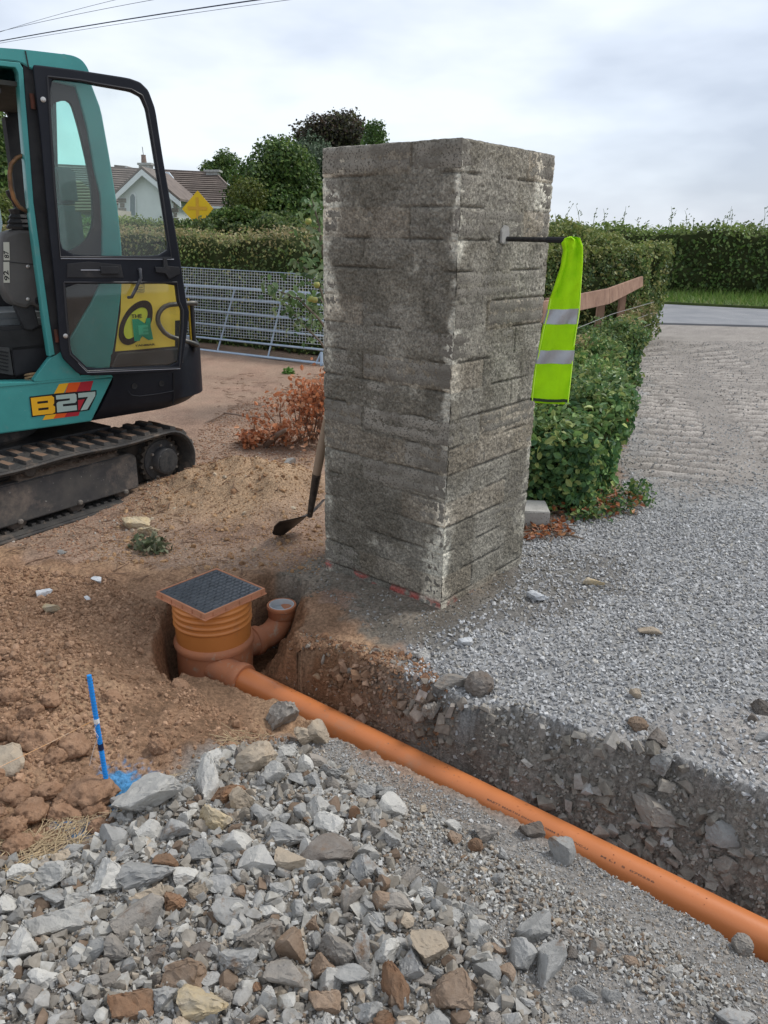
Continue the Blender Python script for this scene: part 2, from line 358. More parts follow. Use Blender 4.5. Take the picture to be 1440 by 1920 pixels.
def facet_rock(seed, sub=3, cuts=13, rnd=.0, rough=.02):
    r = np.random.default_rng(seed); bm = bmesh.new(); bmesh.ops.create_icosphere(bm, subdivisions=sub, radius=1)
    V = np.array([v.co[:] for v in bm.verts])
    for _ in range(cuts):
        n = r.normal(size=3); n /= np.linalg.norm(n); d = r.uniform(.30, .72) if rnd == 0 else r.uniform(.7, .95)
        t = V @ n - d; V = V - np.where(t > 0, t, 0)[:, None] * n
    f = sum(np.sin(V @ (r.normal(size=3) * fr) + r.uniform(0, 6)) for fr in (3, 6, 11, 17, 26)) / 5
    V = V * (1 + rough * 3. * f[:, None]); V += r.normal(size=V.shape) * rough * .5
    V /= (V.max(0) - V.min(0)); Fc = np.array([[v.index for v in q.verts] for q in bm.faces]); bm.free(); return V, Fc
ROCKV = [facet_rock(500 + i, 4, 10 + i % 5, 0, .022 + .012 * (i % 3)) for i in range(16)] + [facet_rock(600 + i, 4, 9, 1, .04) for i in range(4)]
ROCKS = []
for i, (v, f) in enumerate(ROCKV): ROCKS.append(npmesh('rock_mesh', v, f))
def rotmats(n, tilt=3.2):
    q = RNG.normal(size=(n, 4)); q /= np.linalg.norm(q, axis=1)[:, None]; w, x, y, z = q.T
    return np.stack([1 - 2 * (y * y + z * z), 2 * (x * y - z * w), 2 * (x * z + y * w), 2 * (x * y + z * w), 1 - 2 * (x * x + z * z), 2 * (y * z - x * w), 2 * (x * z - y * w), 2 * (y * z + x * w), 1 - 2 * (x * x + y * y)], -1).reshape(-1, 3, 3)
def scatter(name, P, size, cols, m, base=PEB, flat=.6, **k):
    """many small stones, clods or leaves joined into one real mesh"""
    n = len(P); idx = RNG.integers(0, len(base), n); Rm = rotmats(n); Vs = []; Fs = []; Cs = []; off = 0
    for b in range(len(base)):
        sel = np.where(idx == b)[0]
        if not len(sel): continue
        bv, bf = base[b]; sc = np.stack([1 + 0 * sel, RNG.uniform(.6, .95, len(sel)), RNG.uniform(flat * .7, flat * 1.2, len(sel))], 1)
        V = bv[None] * sc[:, None] ; V = np.einsum('nij,nkj->nki', Rm[sel], V) * size[sel][:, None, None] + P[sel][:, None]
        Vs.append(V.reshape(-1, 3)); nf = bf[None] + (np.arange(len(sel)) * len(bv))[:, None, None] + off; Fs.append(nf.reshape(-1, bf.shape[1])); off += len(sel) * len(bv)
        Cs.append(np.repeat(cols[sel], len(bv), 0))
    return link(name, npmesh(name, np.concatenate(Vs), np.concatenate(Fs), np.concatenate(Cs)), m, **k)
LEAF4 = (np.array([(-.5, 0, 0), (0, .32, .1), (.5, 0, -.03), (0, -.32, .1)]), np.array([(0, 3, 2, 1)]))
LEAF6 = (np.array([(-.5, 0, 0), (-.15, .3, .1), (.25, .24, .08), (.5, 0, -.06), (.25, -.24, .08), (-.15, -.3, .1)]), np.array([(0, 3, 2, 1), (0, 5, 4, 3)]))
def leaves(name, P, nrm, size, cols, m, base=LEAF4, spread=.7, **k):
    n = len(P); nn = nrm + RNG.normal(size=(n, 3)) * spread; nn /= np.linalg.norm(nn, axis=1)[:, None]
    t = RNG.normal(size=(n, 3)); t[:, 2] -= .5; t -= nn * np.sum(t * nn, 1)[:, None]; t /= np.linalg.norm(t, axis=1)[:, None]; b = np.cross(nn, t)
    bv, bf = base; V = (bv[None, :, 0:1] * t[:, None] + bv[None, :, 1:2] * b[:, None] + bv[None, :, 2:3] * nn[:, None]) * size[:, None, None] + P[:, None]
    Fc = bf[None] + (np.arange(n) * len(bv))[:, None, None]
    return link(name, npmesh(name, V.reshape(-1, 3), Fc.reshape(-1, bf.shape[1]), np.repeat(cols, len(bv), 0)), m, **k)
def inpoly(n, poly, pad=0.):
    P = np.array(poly); lo, hi = P.min(0), P.max(0); out = []
    while sum(map(len, out)) < n:
        q = RNG.uniform(lo, hi, (n * 2, 2)); out.append(q[sdf(q[:, 0], q[:, 1], poly) > pad])
    return np.concatenate(out)[:n]
def tint(n, cs, w=None, j=.15):
    cs = np.array(cs); i = RNG.choice(len(cs), n, p=w); return cs[i] * RNG.uniform(1 - j, 1 + j, (n, 1))

# ------------------------------------------------------------------ the ground
rows = np.concatenate([np.linspace(-9, .5, 12)[:-1], ])
py_ = np.concatenate([np.arange(2300, 1300, -3.6), np.arange(1300, 900, -3.0), np.arange(900, 600, -2.3), np.arange(600, 452, -3.2)])
Yr = np.array([HC / math.tan(PITCH + math.atan((p - 960) / F)) for p in py_]); Yr = Yr[Yr < 250]
Yr = np.concatenate([rows, np.linspace(.5, Yr[0], 12)[:-1], Yr, [400., 900.]])
tt = np.concatenate([-np.geomspace(40, 1.6, 12)[:-1], -np.geomspace(1.6, .62, 60)[:-1], np.linspace(-.62, .62, 430), np.geomspace(.62, 1.6, 70)[1:], np.geomspace(1.6, 40, 12)[1:]])
wdt = np.maximum(Yr, .5) + .35
X = tt[None] * wdt[:, None]; Y = np.repeat(Yr[:, None], len(tt), 1)
Z = hgt(X.ravel(), Y.ravel()).reshape(X.shape)
x, y = X.ravel(), Y.ravel(); nv = len(x)
def C3(c): return np.array(c)[None]
n1 = fbm(x * 1.2, y * 1.2, 4, 201)[:, None]; n2 = fbm(x * 9, y * 9, 4, 202)[:, None]; n3 = fbm(x * 3.2, y * 3.2, 4, 203)[:, None]
col = C3((.31, .208, .152)) * (1 + .25 * n1 + .3 * n2)                      # trampled reddish yard
m_ = sst(-.25, .25, n3 + .1); col = col * (1 - m_ * .5) + C3((.36, .26, .19)) * m_ * .5
def lay(mask, c): 
    global col
    mask = mask[:, None] if mask.ndim == 1 else mask; col = col * (1 - mask) + np.asarray(c) * mask
jit = .06 * fbm(x * 3, y * 3, 4, 210) + .03 * fbm(x * 14, y * 14, 3, 211)
lay(sst(1., .4, np.hypot((x - MOUND[0]) / .75, (y - MOUND[1]) / .7) + 3 * jit) * .85, C3((.44, .30, .185)) * (1 + .2 * n2))
brn = sst(-.05, .03, sdf(x, y, BASE_BROWN) + jit * 2.2)
lay(brn, C3((.31, .19, .118)) * (1 + .4 * n2 + .4 * n3))
lay(brn * sst(.0, .35, n3[:, 0]) * .5, C3((.44, .29, .18)) * (1 + .1 * n2))
lay(sst(-.04, .03, sdf(x, y, MORTAR) + 2.6 * jit) * .8, C3((.21, .19, .155)) * (1 + .35 * n2))
gm = sst(-.05, .05, sdf(x, y, GRAVEL) + jit * 1.2)
lay(gm, C3((.35, .345, .335)) * (1 + .25 * n2))
lay(gm * sst(-.35, .3, sdf(x, y, DUSTY) + jit * 6) * .85, C3((.31, .275, .24)) * (1 + .16 * n2 + .2 * n3))
col = col * (1 + 1.0 * (tread(x, y) * sst(14, 8, y))[:, None])  # tread bars: grooves darkened, crests lightened, shading painted into the ground colour
lay(gm * sst(-.1, .15, sdf(x, y, DUST2) + jit * 2) * .9, C3((.36, .33, .30)) * (1 + .25 * n2))
wet = gp([(700, 1190), (900, 1130), (1000, 1020), (1180, 1040), (1170, 1110), (1000, 1180), (830, 1230)])
lay(sst(-.04, .04, sdf(x, y, wet) + 2.8 * jit) * .7, C3((.15, .135, .115)) * (1 + .3 * n2))
gnm = sst(-.05, .05, sdf(x, y, GREYN) + jit)
lay(gnm, C3((.30, .28, .255)) * (1 + .22 * n2 + .15 * n3))
lay(gnm * sst(.2, .5, n3[:, 0]) * .4, C3((.22, .15, .10))); rbm = sst(-.02, .06, sdf(x, y, RUBBLE) + jit); lay(rbm * .75, C3((.22, .20, .17)) * (1 + .3 * n2))
d_ = sdf(x, y, RIM); s_ = (x - PA[0]) * _d[0] + (y - PA[1]) * _d[1]
wl = sst(-.012, .012, d_ + .06 * fbm(x * 7, y * 7, 5, 90, .7) * (.3 + .7 * sst(-.1, .1, (np.stack([x, y], -1) - PA[:2]) @ _n)))[:, None]; gr_ = sst(.45, 1.0, s_ + 3 * jit + np.where((x - PA[0]) * _n[0] + (y - PA[1]) * _n[1] < -.08, .45, 0))[:, None]
lay(wl * .95, (C3((.25, .13, .07)) * (1 - gr_) + C3((.24, .215, .185)) * gr_) * (1 + .4 * n2))
for bl in (BLUEA, BLUEB):
    lay(sst(-.01, .05, sdf(x, y, bl) + .075 * fbm(x * 60, y * 60, 4, 220, .7) + .05 * fbm(x * 14, y * 14, 2, 221) + .01) * .85, C3((.05, .30, .60)))
field = sst(21, 23, y) ; lay(field, C3((.07, .11, .03)))
col = np.clip(col, .01, .9)
ii = np.arange(nv).reshape(X.shape); Fq = np.stack([ii[:-1, :-1], ii[:-1, 1:], ii[1:, 1:], ii[1:, :-1]], -1).reshape(-1, 4)
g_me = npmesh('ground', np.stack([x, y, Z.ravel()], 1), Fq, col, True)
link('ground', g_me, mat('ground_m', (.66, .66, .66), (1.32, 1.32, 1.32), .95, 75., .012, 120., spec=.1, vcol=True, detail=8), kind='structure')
# road beyond the drive
rd = [(-60, 15.6), (0, 15.5), (5.3, 15.25), (7.3, 15.1), (14, 14.9), (60, 12)]; rf = [(60, 15.2), (14, 17.9), (9.1, 19.1), (7, 20.1), (2, 21), (-60, 24)]
link('road', npmesh('road', [(a, b, .035) for a, b in rd + rf] + [(a, b, -.1) for a, b in rd + rf], [tuple(range(12))] + [(i, i + 12, (i + 1) % 12 + 12, (i + 1) % 12) for i in range(12)]),
     mat('asphalt', (.20, .205, .215), (.26, .26, .265), .9, 1.5, .004, 90.), kind='structure')
vg = [(-60, 24.02), (2, 21.02), (7, 20.12), (9.1, 19.12), (14, 17.92), (60, 15.22), (60, 30), (-60, 30)]
link('verge', npmesh('verge', [(a, b, .09) for a, b in vg] + [(a, b, -.1) for a, b in vg], [tuple(range(8))] + [(i, i + 8, (i + 1) % 8 + 8, (i + 1) % 8) for i in range(8)]),
     mat('verge_m', (.05, .07, .02), (.09, .12, .035), .95, 3., .02, 20.), kind='structure')

# ================================================================== block pillar
def pillar_face_col(V, n, base): return base
pil = thing('block_pillar', 'tall square pillar of rough grey concrete blocks smeared with wet mortar', 'pillar', (PN[0], PN[1], 0))
m_block = mat('block', (.24, .222, .185), (.31, .285, .24), .95, 9., .006, 160., objrand=.1, speck=(130., (.12, .11, .09), .54), dirt=(7., (.16, .145, .12), .48, .15))
HP = 1.82; CH_ = .11
C2 = np.array([[0, 0], pl_l, pl_r])
def pw(a, b, z):                 # a along left face, b along right face
    return np.array([PN[0] + a * pl_l[0] + b * pl_r[0], PN[1] + a * pl_l[1] + b * pl_r[1], z])
def grid_block(a0, a1, b0, b1, z0, z1, seed, st=.016, amp=.0035):
    V = []; Fc = []; r = seed * 13.7
    def face(o, e1, e2, l1, l2):
        n1_, n2_ = max(2, int(l1 / st)), max(2, int(l2 / st)); u = np.linspace(0, l1, n1_ + 1); v = np.linspace(0, l2, n2_ + 1)
        U, Vv = np.meshgrid(u, v, indexing='ij'); P = o + U[..., None] * e1 + Vv[..., None] * e2; off = sum(len(q) for q in V)
        P = P.reshape(-1, 3); V.append(P); k = np.arange((n1_ + 1) * (n2_ + 1)).reshape(n1_ + 1, n2_ + 1) + off
        Fc.append(np.stack([k[:-1, :-1], k[1:, :-1], k[1:, 1:], k[:-1, 1:]], -1).reshape(-1, 4))
    ea, eb, ez = np.array([1., 0, 0]), np.array([0, 1., 0]), np.array([0, 0, 1.]); o = np.array([a0, b0, z0]); A, B, Z_ = a1 - a0, b1 - b0, z1 - z0
    face(o, ea, ez, A, Z_); face(o + eb * B, ea, ez, A, Z_); face(o, eb, ez, B, Z_); face(o + ea * A, eb, ez, B, Z_); face(o + ez * Z_, ea, eb, A, B); face(o, ea, eb, A, B)
    V = np.concatenate(V); c = np.array([(a0 + a1) / 2, (b0 + b1) / 2, (z0 + z1) / 2]); hs = np.array([A, B, Z_]) / 2
    q = (V - c) / hs; edge = np.sort(np.abs(q * hs - np.sign(q) * hs), 1)[:, 1]     # distance to the nearest edge
    k = fbm(V[:, 0] * 60 + V[:, 1] * 47 + r, V[:, 2] * 60 + V[:, 1] * 31, 3, seed) * amp
    nrm = np.where(np.abs(np.abs(q) - 1) < 1e-6, np.sign(q), 0); V = V + nrm * (k - .004 * np.exp(-(edge / .006) ** 2))[:, None] 
    Wd = np.stack([PN[0] + V[:, 0] * pl_l[0] + V[:, 1] * pl_r[0], PN[1] + V[:, 0] * pl_l[1] + V[:, 1] * pl_r[1], V[:, 2]], 1)
    return npmesh('block', Wd, np.concatenate(Fc), None, True)
Lb, Sb, Jt = .44, .215, .01
for k in range(17):
    z1 = HP - k * CH_ ; z0 = z1 - .10
    if k == 16: z0 = -.06
    flip = k % 2
    dx, dy = random.uniform(-.005, .005), random.uniform(-.005, .005)
    if not flip: segs = [(PW - Lb, PW, 0, Sb), (0, Sb, 0, Lb), (0, Lb, Lb + Jt, PW), (Lb + Jt, PW, Sb + Jt, PW)]
    else: segs = [(0, Lb, 0, Sb), (Lb + Jt, PW, 0, Lb), (0, Sb, Sb + Jt, PW), (Sb + Jt, PW, Lb + Jt, PW)]
    for i, (a0, a1, b0, b1) in enumerate(segs):
        link('block', grid_block(a0 + dx + random.uniform(-.002, .003), a1 + dx, b0 + dy + random.uniform(-.003, .003), b1 + dy, z0 + random.uniform(0, .003), z1, k * 4 + i + 1), m_block, pil)
mb = MB(); I = .012
A_ = [pw(I, I, -.08), pw(PW - I, I, -.08), pw(PW - I, PW - I, -.08), pw(I, PW - I, -.08)]; B_ = [p + np.array([0, 0, HP - .004 + .08]) for p in A_]
mb.hexa(A_, B_).build('mortar_bed', mat('mortar_dark', (.075, .07, .058), (.11, .10, .085), .95, 20., .003, 120.), pil)
# the coat of slopped mortar on each face: stands proud where it was smeared, sinks behind the blocks where it was not
def coat(name, org, e, nrm, side, seed):
    st = .0047; nu, nz = int((PW + .01) / st), int((HP + .03) / st)
    u = np.linspace(.001, PW - .001, nu); z = np.linspace(-.05, HP - .002, nz); U, Zz = np.meshgrid(u, z, indexing='ij')
    big = fbm(U * 5.5 + seed, Zz * 7.5, 4, seed, .6); med = fbm(U * 22, Zz * 26, 4, seed + 5, .6); fin = fbm(U * 85, Zz * 85, 3, seed + 9, .65)
    crs = ((HP - Zz) / CH_) % 1.; jd = np.minimum(crs, 1 - crs) * CH_
    edge = np.minimum(U, PW - U)
    ed_near = U if side == 'L' else U
    cover = .30 + big * .62 + .26 * med
    cover = cover - 1.0 * np.exp(-(ed_near / (.030 if side == 'L' else .045)) ** 2) * np.clip(.65 + 1.3 * fbm(Zz * 7, Zz * 0 + 3., 2, seed + 3), 0, 1.5) - .35 * np.exp(-((PW - U) / .05) ** 2)
    if side == 'L': cover = cover - 1.1 * sst(.50, .20, Zz) * sst(.17, .03, U + .05 * fbm(Zz * 8, U * 8, 2, 7)) - .35 * sst(1.68, 1.80, Zz) * sst(.3, .5, U) - .4 * sst(1.05, 1.2, Zz) * sst(.52, .6, U)
    if side == 'R': cover = cover - .5 * sst(1.60, 1.72, Zz) * sst(.5, .58, U) - .5 * np.exp(-((U - .64) / .05) ** 2) * sst(.0, .2, fbm(Zz * 5, Zz * 0, 2, 77)) + .15
    joint = np.exp(-(jd / .0042) ** 2)
    # vertical joints
    par = (np.floor((HP - Zz) / CH_).astype(int)) % 2
    vj = np.where(par == 0, PW - Lb if side == 'L' else Lb, Lb if side == 'L' else Sb)
    if side == 'L': vj = np.where(par == 0, PW - Lb - .005, Lb + .005)
    else: vj = np.where(par == 0, Lb + .005, Sb + .005)
    vjn = np.exp(-((U - vj) / .004) ** 2)
    off = -.0018 + .0050 * sst(-.45, .35, cover) + .0022 * med + .0046 * fin
    off = off + np.maximum(joint, vjn) * (.004 * sst(.1, -.4, cover)) - np.maximum(joint * sst(-.15, .15, fbm(U * 6, Zz * 11, 3, seed + 40)), .8 * vjn * sst(.0, .2, fbm(U * 3, Zz * 6, 2, seed + 60))) * .011
    blk_ = _h(np.floor((HP - Zz) / CH_), (U > vj).astype(float) + 7, 3)[..., None]
    crk = np.maximum(joint * sst(-.15, .15, fbm(U * 6, Zz * 11, 3, seed + 40)), .8 * vjn * sst(.0, .2, fbm(U * 3, Zz * 6, 2, seed + 60)))
    off = off * sst(0, .006, np.minimum(edge, HP + .002 - Zz) + .004)
    P = np.array([org[0], org[1], 0]) + U[..., None] * np.array([e[0], e[1], 0]) + Zz[..., None] * np.array([0, 0, 1.]) + off[..., None] * np.array([nrm[0], nrm[1], 0])
    dry = sst(.10, -.45, cover)
    wv = fbm(Zz * 6., U * 5 + 2, 3, seed + 91)
    if side == 'L': stk_ = 1.5 * sst(.64, .50, Zz) * np.exp(-(U / np.clip(.045 + .09 * wv, .012, .2)) ** 2) + .8 * np.exp(-((U - .64) / .03) ** 2) * sst(-.1, .25, wv) + .6 * np.exp(-(U / .02) ** 2) * sst(-.1, .3, wv) + .55 * sst(1.70, 1.76, Zz) * sst(.38, .5, U)
    else: stk_ = sst(.60, .40, Zz) * np.exp(-(U / np.clip(.035 + .05 * wv, .01, .2)) ** 2) + .85 * np.exp(-(U / np.clip(.03 + .05 * wv, .01, .1)) ** 2) * sst(-.3, .15, wv) * sst(.5, .9, Zz) + .8 * sst(1.60, 1.62, Zz) * sst(.50, .53, U) + .5 * np.exp(-((U - .65) / .03) ** 2) * sst(0, .2, wv)
    dry = np.maximum(dry, np.clip(stk_ * (1 + .5 * fin), 0, 1))
    patch = sst(-.2, .3, fbm(U * 7, Zz * 6, 3, seed + 22)); sp = fbm(U * 120, Zz * 120, 2, seed + 30)
    c = np.array((.145, .133, .108)) * (1 - patch[..., None]) + np.array((.20, .187, .158)) * patch[..., None]
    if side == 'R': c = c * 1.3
    c = c * (1 - dry[..., None]) + np.array((.50, .48, .41)) * dry[..., None]; c = c * (1 + .25 * sp[..., None] + .35 * fin[..., None])
    c = c * (.92 + .2 * blk_) * (1 + (blk_ > .7) * np.array((.05, .0, -.04))); c = c * (1 - .36 * crk[..., None]); lite = sst(.1, .5, fbm(U * 4.5, Zz * 5.5, 4, seed + 81)); c = c * (1 + .35 * lite[..., None])
    red = (np.exp(-((Zz - (.045 if side == 'L' else .03)) / .016) ** 2) * sst(.05, .35, fbm(U * 13, Zz * 20, 2, 5 + seed) + .1))[..., None] * (np.ones_like(U) if side == 'L' else sst(.3, .1, U))[..., None]
    c = c * (1 - red * .8) + np.array((.42, .07, .06)) * red * .8
    k = np.arange(nu * nz).reshape(nu, nz); Fq = np.stack([k[:-1, :-1], k[1:, :-1], k[1:, 1:], k[:-1, 1:]], -1).reshape(-1, 4)
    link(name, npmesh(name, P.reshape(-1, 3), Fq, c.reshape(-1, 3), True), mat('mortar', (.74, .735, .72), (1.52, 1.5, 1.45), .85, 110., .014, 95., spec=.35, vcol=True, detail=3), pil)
coat('mortar_coat', PN, pl_l, -pl_r, 'L', 301)
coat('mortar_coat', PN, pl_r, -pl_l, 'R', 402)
# top skin
mb = MB(); 
# iron rod and the hi-vis vest on it
OR = PN.copy(); q0 = PL(945, 448, (PN[0], PN[1], 0), (-pl_l[0], -pl_l[1], 0)); rn = np.array([-pl_l[0], -pl_l[1], 0])
tgt = None
for Lr in np.linspace(.1, .6, 200):
    p = q0 + rn * Lr; zc = (p - CAM) @ FW
    if 720 + F * ((p - CAM) @ RT) / zc > 1062: tgt = p; break
rodv = tgt - q0
pt = thing('steel_rod', 'black steel rod sticking out of the pillar with a pale mortar pad behind it', 'rod', q0)
MB().tube([q0 - rn * .05, q0 + rodv * .96], .0095, 10).build('shaft', mat('rod', (.03, .03, .032), (.07, .065, .06), .5, 60., .0005, 200., metal=.6), pt)
MB().tube([q0 + rodv * .70, q0 + rodv * .99], .0115, 10).build('grip', mat('rubber', (.02, .02, .022), None, .7), pt)
pz = np.array([0, 0, 1.]); er = np.array([pl_r[0], pl_r[1], 0])
MB().prism([q0 + rn * .004 + er * a + pz * b for a, b in [(-.04, -.016), (-.01, -.02), (.014, -.012), (.018, .02), (.01, .045), (-.02, .05), (-.042, .03)]], rn * .01).build('mortar_pad', mat('padm', (.42, .41, .38), (.3, .29, .27), .8, 30., .001, 90.), pt, bevel=.003)
vest = thing('safety_vest', 'folded fluorescent yellow-green high visibility vest with two grey reflective bands hanging from the rod', 'safety vest', tgt)
Yv = tgt[1]
LFT = [(1057, 447), (1053, 455), (1056, 470), (1050, 500), (1040, 530), (1030, 560), (1025, 585), (1017, 615), (1009, 655), (1002, 690), (998, 720), (995, 751)]
RGT = [(1072, 443), (1087, 446), (1092, 460), (1093, 490), (1091, 520), (1089, 550), (1087, 585), (1082, 615), (1076, 655), (1073, 690), (1070, 720), (1066, 754)]
def vest_mesh(t0, t1, off, back=False, th=.016, w=1.):
    K = 60; ts = np.linspace(t0, t1, max(6, int(K * (t1 - t0) * 2))); n = 30; V = []
    L3 = np.array([atY(a, b, Yv) for a, b in LFT]); R3 = np.array([atY(a, b, Yv) for a, b in RGT]); tk = np.linspace(0, 1, len(LFT))
    for t in ts:
        l_ = np.array([np.interp(t, tk, L3[:, i]) for i in range(3)]); r_ = np.array([np.interp(t, tk, R3[:, i]) for i in range(3)])
        c = (l_ + r_) / 2; hx = (r_ - l_) / 2 * w; 
        for i in range(n):
            a = 2 * math.pi * i / n; ca, sa = math.cos(a), math.sin(a); tk_ = th * (1.4 - .7 * t) + off
            f = .008 * (1.2 - t) * math.sin(ca * 8 + t * 6 + math.sin(t * 9)) + .0045 * math.sin(ca * 4 + t * 13 + 1) + .0035 * math.sin(ca * 5 + t * 31) * math.sin(t * 17 + 1) + .002 * math.sin(ca * 21 + t * 9)
            ex = (1 + off / max(np.linalg.norm(hx), .01))
            V.append(c + hx * math.copysign(abs(ca) ** .8, ca) * ex + np.array([0, math.copysign(abs(sa) ** .7, sa) * tk_ - f, 0]))
    m = len(ts); Fc = [(k * n + i, (k + 1) * n + i, (k + 1) * n + (i + 1) % n, k * n + (i + 1) % n) for k in range(m - 1) for i in range(n)] + [tuple(range(n)), tuple((m - 1) * n + n - 1 - i for i in range(n))]
    return npmesh('v', V, Fc, None, True)
m_hv = mat('hivis', (.44, .84, .008), (.38, .74, .01), .8, 14., .004, 22., spec=.15, trans=.12, dirt=(9., (.30, .52, .02), .66, .1))
link('fabric', vest_mesh(0, 1, 0), m_hv, vest, sharp=60)
for e_, sgn in ((LFT, 1), (RGT, -1)):
    MB().tube([atY(a + 2.2 * sgn, b, Yv) - np.array([0, .010, 0]) for a, b in e_[3:]], .0022, 6).build('piping', mat('hv_piping', (.62, .95, .08), None, .7), vest, sharp=60)
def tband(y): return np.interp(y, [b for a, b in LFT], np.linspace(0, 1, len(LFT)))
for ya, yb in ((580, 607), (656, 681)):
    link('reflective_band', vest_mesh(tband(ya), tband(yb), .0015), mat('reflect', (.34, .35, .37), (.42, .43, .45), .35, 20., .0006, 80., metal=.3), vest, sharp=60)
link('hem', vest_mesh(.985, 1.0, .002), mat('hem', (.03, .045, .02), None, .8), vest, sharp=60)
lf, rg = atY(1003, 752, Yv), atY(1063, 755, Yv)
MB().prism([lf + (0, .02, 0), rg + (0, .02, 0), rg + (-.002, .02, -.012), lf + (.004, .02, -.012)], (0, .008, 0)).build('inner_fold', m_hv, vest, bevel=.002)

# ================================================================== drain: chamber, elbow, pipe
terra = mat('terracotta', (.60, .20, .065), (.54, .18, .058), .40, 3., .0004, 40., spec=.45, dirt=(7., (.44, .22, .12), .56, .2))
terra2 = mat('terracotta_riser', (.58, .215, .055), (.52, .18, .045), .42, 2.5, .0006, 30., spec=.4, dirt=(10., (.36, .17, .08), .60, .15))
terra3 = mat('terracotta_dusty', (.50, .19, .085), (.42, .18, .10), .7, 9., .0008, 60., dirt=(22., (.42, .30, .21), .56, .12))
p2 = np.array([PB[0], PB[1], PB[2]]); p1 = PA; dr = (p2 - p1) / np.linalg.norm(p2 - p1)
pipe = thing('drain_pipe', 'long smooth orange plastic drain pipe lying in the trench', 'drain pipe', p1 - np.array([0, 0, .055]))
MB().tube([p1 - dr * .02, p1 + dr * 3.2], .055, 48).build('pipe_wall', terra, pipe, sharp=40)
# printing along the pipe
def on_pipe(txt, s0, s1, hgt_, ang):
    me, V = text_me(txt, .0); w = V[:, 0].max() - V[:, 0].min(); hh = V[:, 1].max() - V[:, 1].min()
    s = s0 + (V[:, 0] - V[:, 0].min()) / w * (s1 - s0); th = ang + (V[:, 1] - V[:, 1].min()) / hh * hgt_ / .0553
    side = np.cross(dr, [0, 0, 1.]); side /= np.linalg.norm(side); upv = np.cross(side, dr)
    Wd = p1 + s[:, None] * dr + .0553 * (np.cos(th)[:, None] * side + np.sin(th)[:, None] * upv)
    me.vertices.foreach_set('co', Wd.astype(np.float32).ravel()); me.update(); link('print', me, mat('print_ink', (.16, .08, .05), None, .7), pipe)
def s_at(px, py): # distance along the pipe of a pixel
    p = G(px, py, -.2); return float((p - p1)[:2] @ _d)
on_pipe('BRETT MARTIN DN/OD 110MM 3.2MM PVC-U', 1.12, 1.46, .0055, math.radians(50)); on_pipe('M L1  S  070256', 1.50, 1.66, .0055, math.radians(50))
ch = thing('inspection_chamber', 'round orange plastic inspection chamber with ribbed riser and square black lid', 'inspection chamber', (CH[0], CH[1], -.4))
Cc = np.array([CH[0], CH[1], 0.]); vdir = -Cc / np.linalg.norm(Cc); fo = Cc + vdir * .16
def zc(py): return PL(395, py, fo, vdir)[2]
LZ = .10
prof = [(.158, -.42), (.158, zc(1240)), (.166, zc(1238)), (.168, zc(1233)), (.166, zc(1229)), (.156, zc(1225))]
MB().lathe(prof, Cc, n=64).build('base', terra3, ch, sharp=40)
pr = [(.1555, zc(1226)), (.1565, zc(1196))]
for yy in (1193, 1182, 1170.5, 1159): pr += [(.157, zc(yy + 4)), (.1625, zc(yy + 1.5)), (.1635, zc(yy)), (.1625, zc(yy - 1.5)), (.157, zc(yy - 3.5))]
pr += [(.157, LZ - .025)]
MB().lathe(pr, Cc, n=64).build('riser', terra2, ch, sharp=40)
lc = np.array([G(290, 1107, LZ), G(379, 1150, LZ), G(500, 1104, LZ), G(411, 1067, LZ)]); cen = lc.mean(0)
ex = (lc[1] - lc[0] + lc[2] - lc[3]) / 2; ey = (lc[3] - lc[0] + lc[2] - lc[1]) / 2; ex /= np.linalg.norm(ex); ey = np.cross([0, 0, 1.], ex); LS = .158
lid = lambda a, b, z: cen + ex * a + ey * b + np.array([0, 0, z])
def ringbox(mbx, r0, r1, z0, z1):
    c = [(-1, -1), (1, -1), (1, 1), (-1, 1)]
    V = [lid(a * r0, b * r0, z0) for a, b in c] + [lid(a * r1, b * r1, z0) for a, b in c] + [lid(a * r1, b * r1, z1) for a, b in c] + [lid(a * r0, b * r0, z1) for a, b in c]
    Fc = []
    for k in range(4):
        j = (k + 1) % 4; Fc += [(k, j, j + 4, k + 4), (k + 4, j + 4, j + 8, k + 8), (k + 8, j + 8, j + 12, k + 12), (k + 12, j + 12, j, k)]
    mbx.add(V, Fc)
fm = thing; mbx = MB(); ringbox(mbx, LS - .008, LS, -.024, 0); ringbox(mbx, LS - .012, LS + .005, -.027, -.022)
for s in range(4):
    for t in (-.75, -.35, .1, .5, .85):
        a = math.pi / 2 * s; c_, s_2 = math.cos(a), math.sin(a); u, v = LS + .001, t * LS
        mbx.box((-.0015, -.0015, 0), (.0015, .0015, .001)) if False else mbx.hexa([lid(c_ * (u + p) - s_2 * (v + q), s_2 * (u + p) + c_ * (v + q), -.023) for p, q in ((-.001, -.0015), (.003, -.0015), (.003, .0015), (-.001, .0015))],
                                                                             [lid(c_ * (u + p) - s_2 * (v + q), s_2 * (u + p) + c_ * (v + q), -.004) for p, q in ((-.001, -.0015), (.003, -.0015), (.003, .0015), (-.001, .0015))])
lf_ = mbx.build('lid_frame', mat('terracotta_pale', (.56, .25, .14), (.48, .22, .12), .65, 20., .0006, 60.), ch, bevel=.0012)
blk = mat('lid_black', (.035, .042, .05), (.07, .08, .09), .42, 14., .0004, 60., spec=.6, dirt=(9., (.17, .17, .165), .60, .3))
MB().hexa([lid(a * (LS - .0095), b * (LS - .0095), -.02) for a, b in ((-1, -1), (1, -1), (1, 1), (-1, 1))], [lid(a * (LS - .0095), b * (LS - .0095), -.002) for a, b in ((-1, -1), (1, -1), (1, 1), (-1, 1))]).build('lid_plate', blk, ch)
pads = MB(); nP = 12; stp = 2 * (LS - .016) / nP
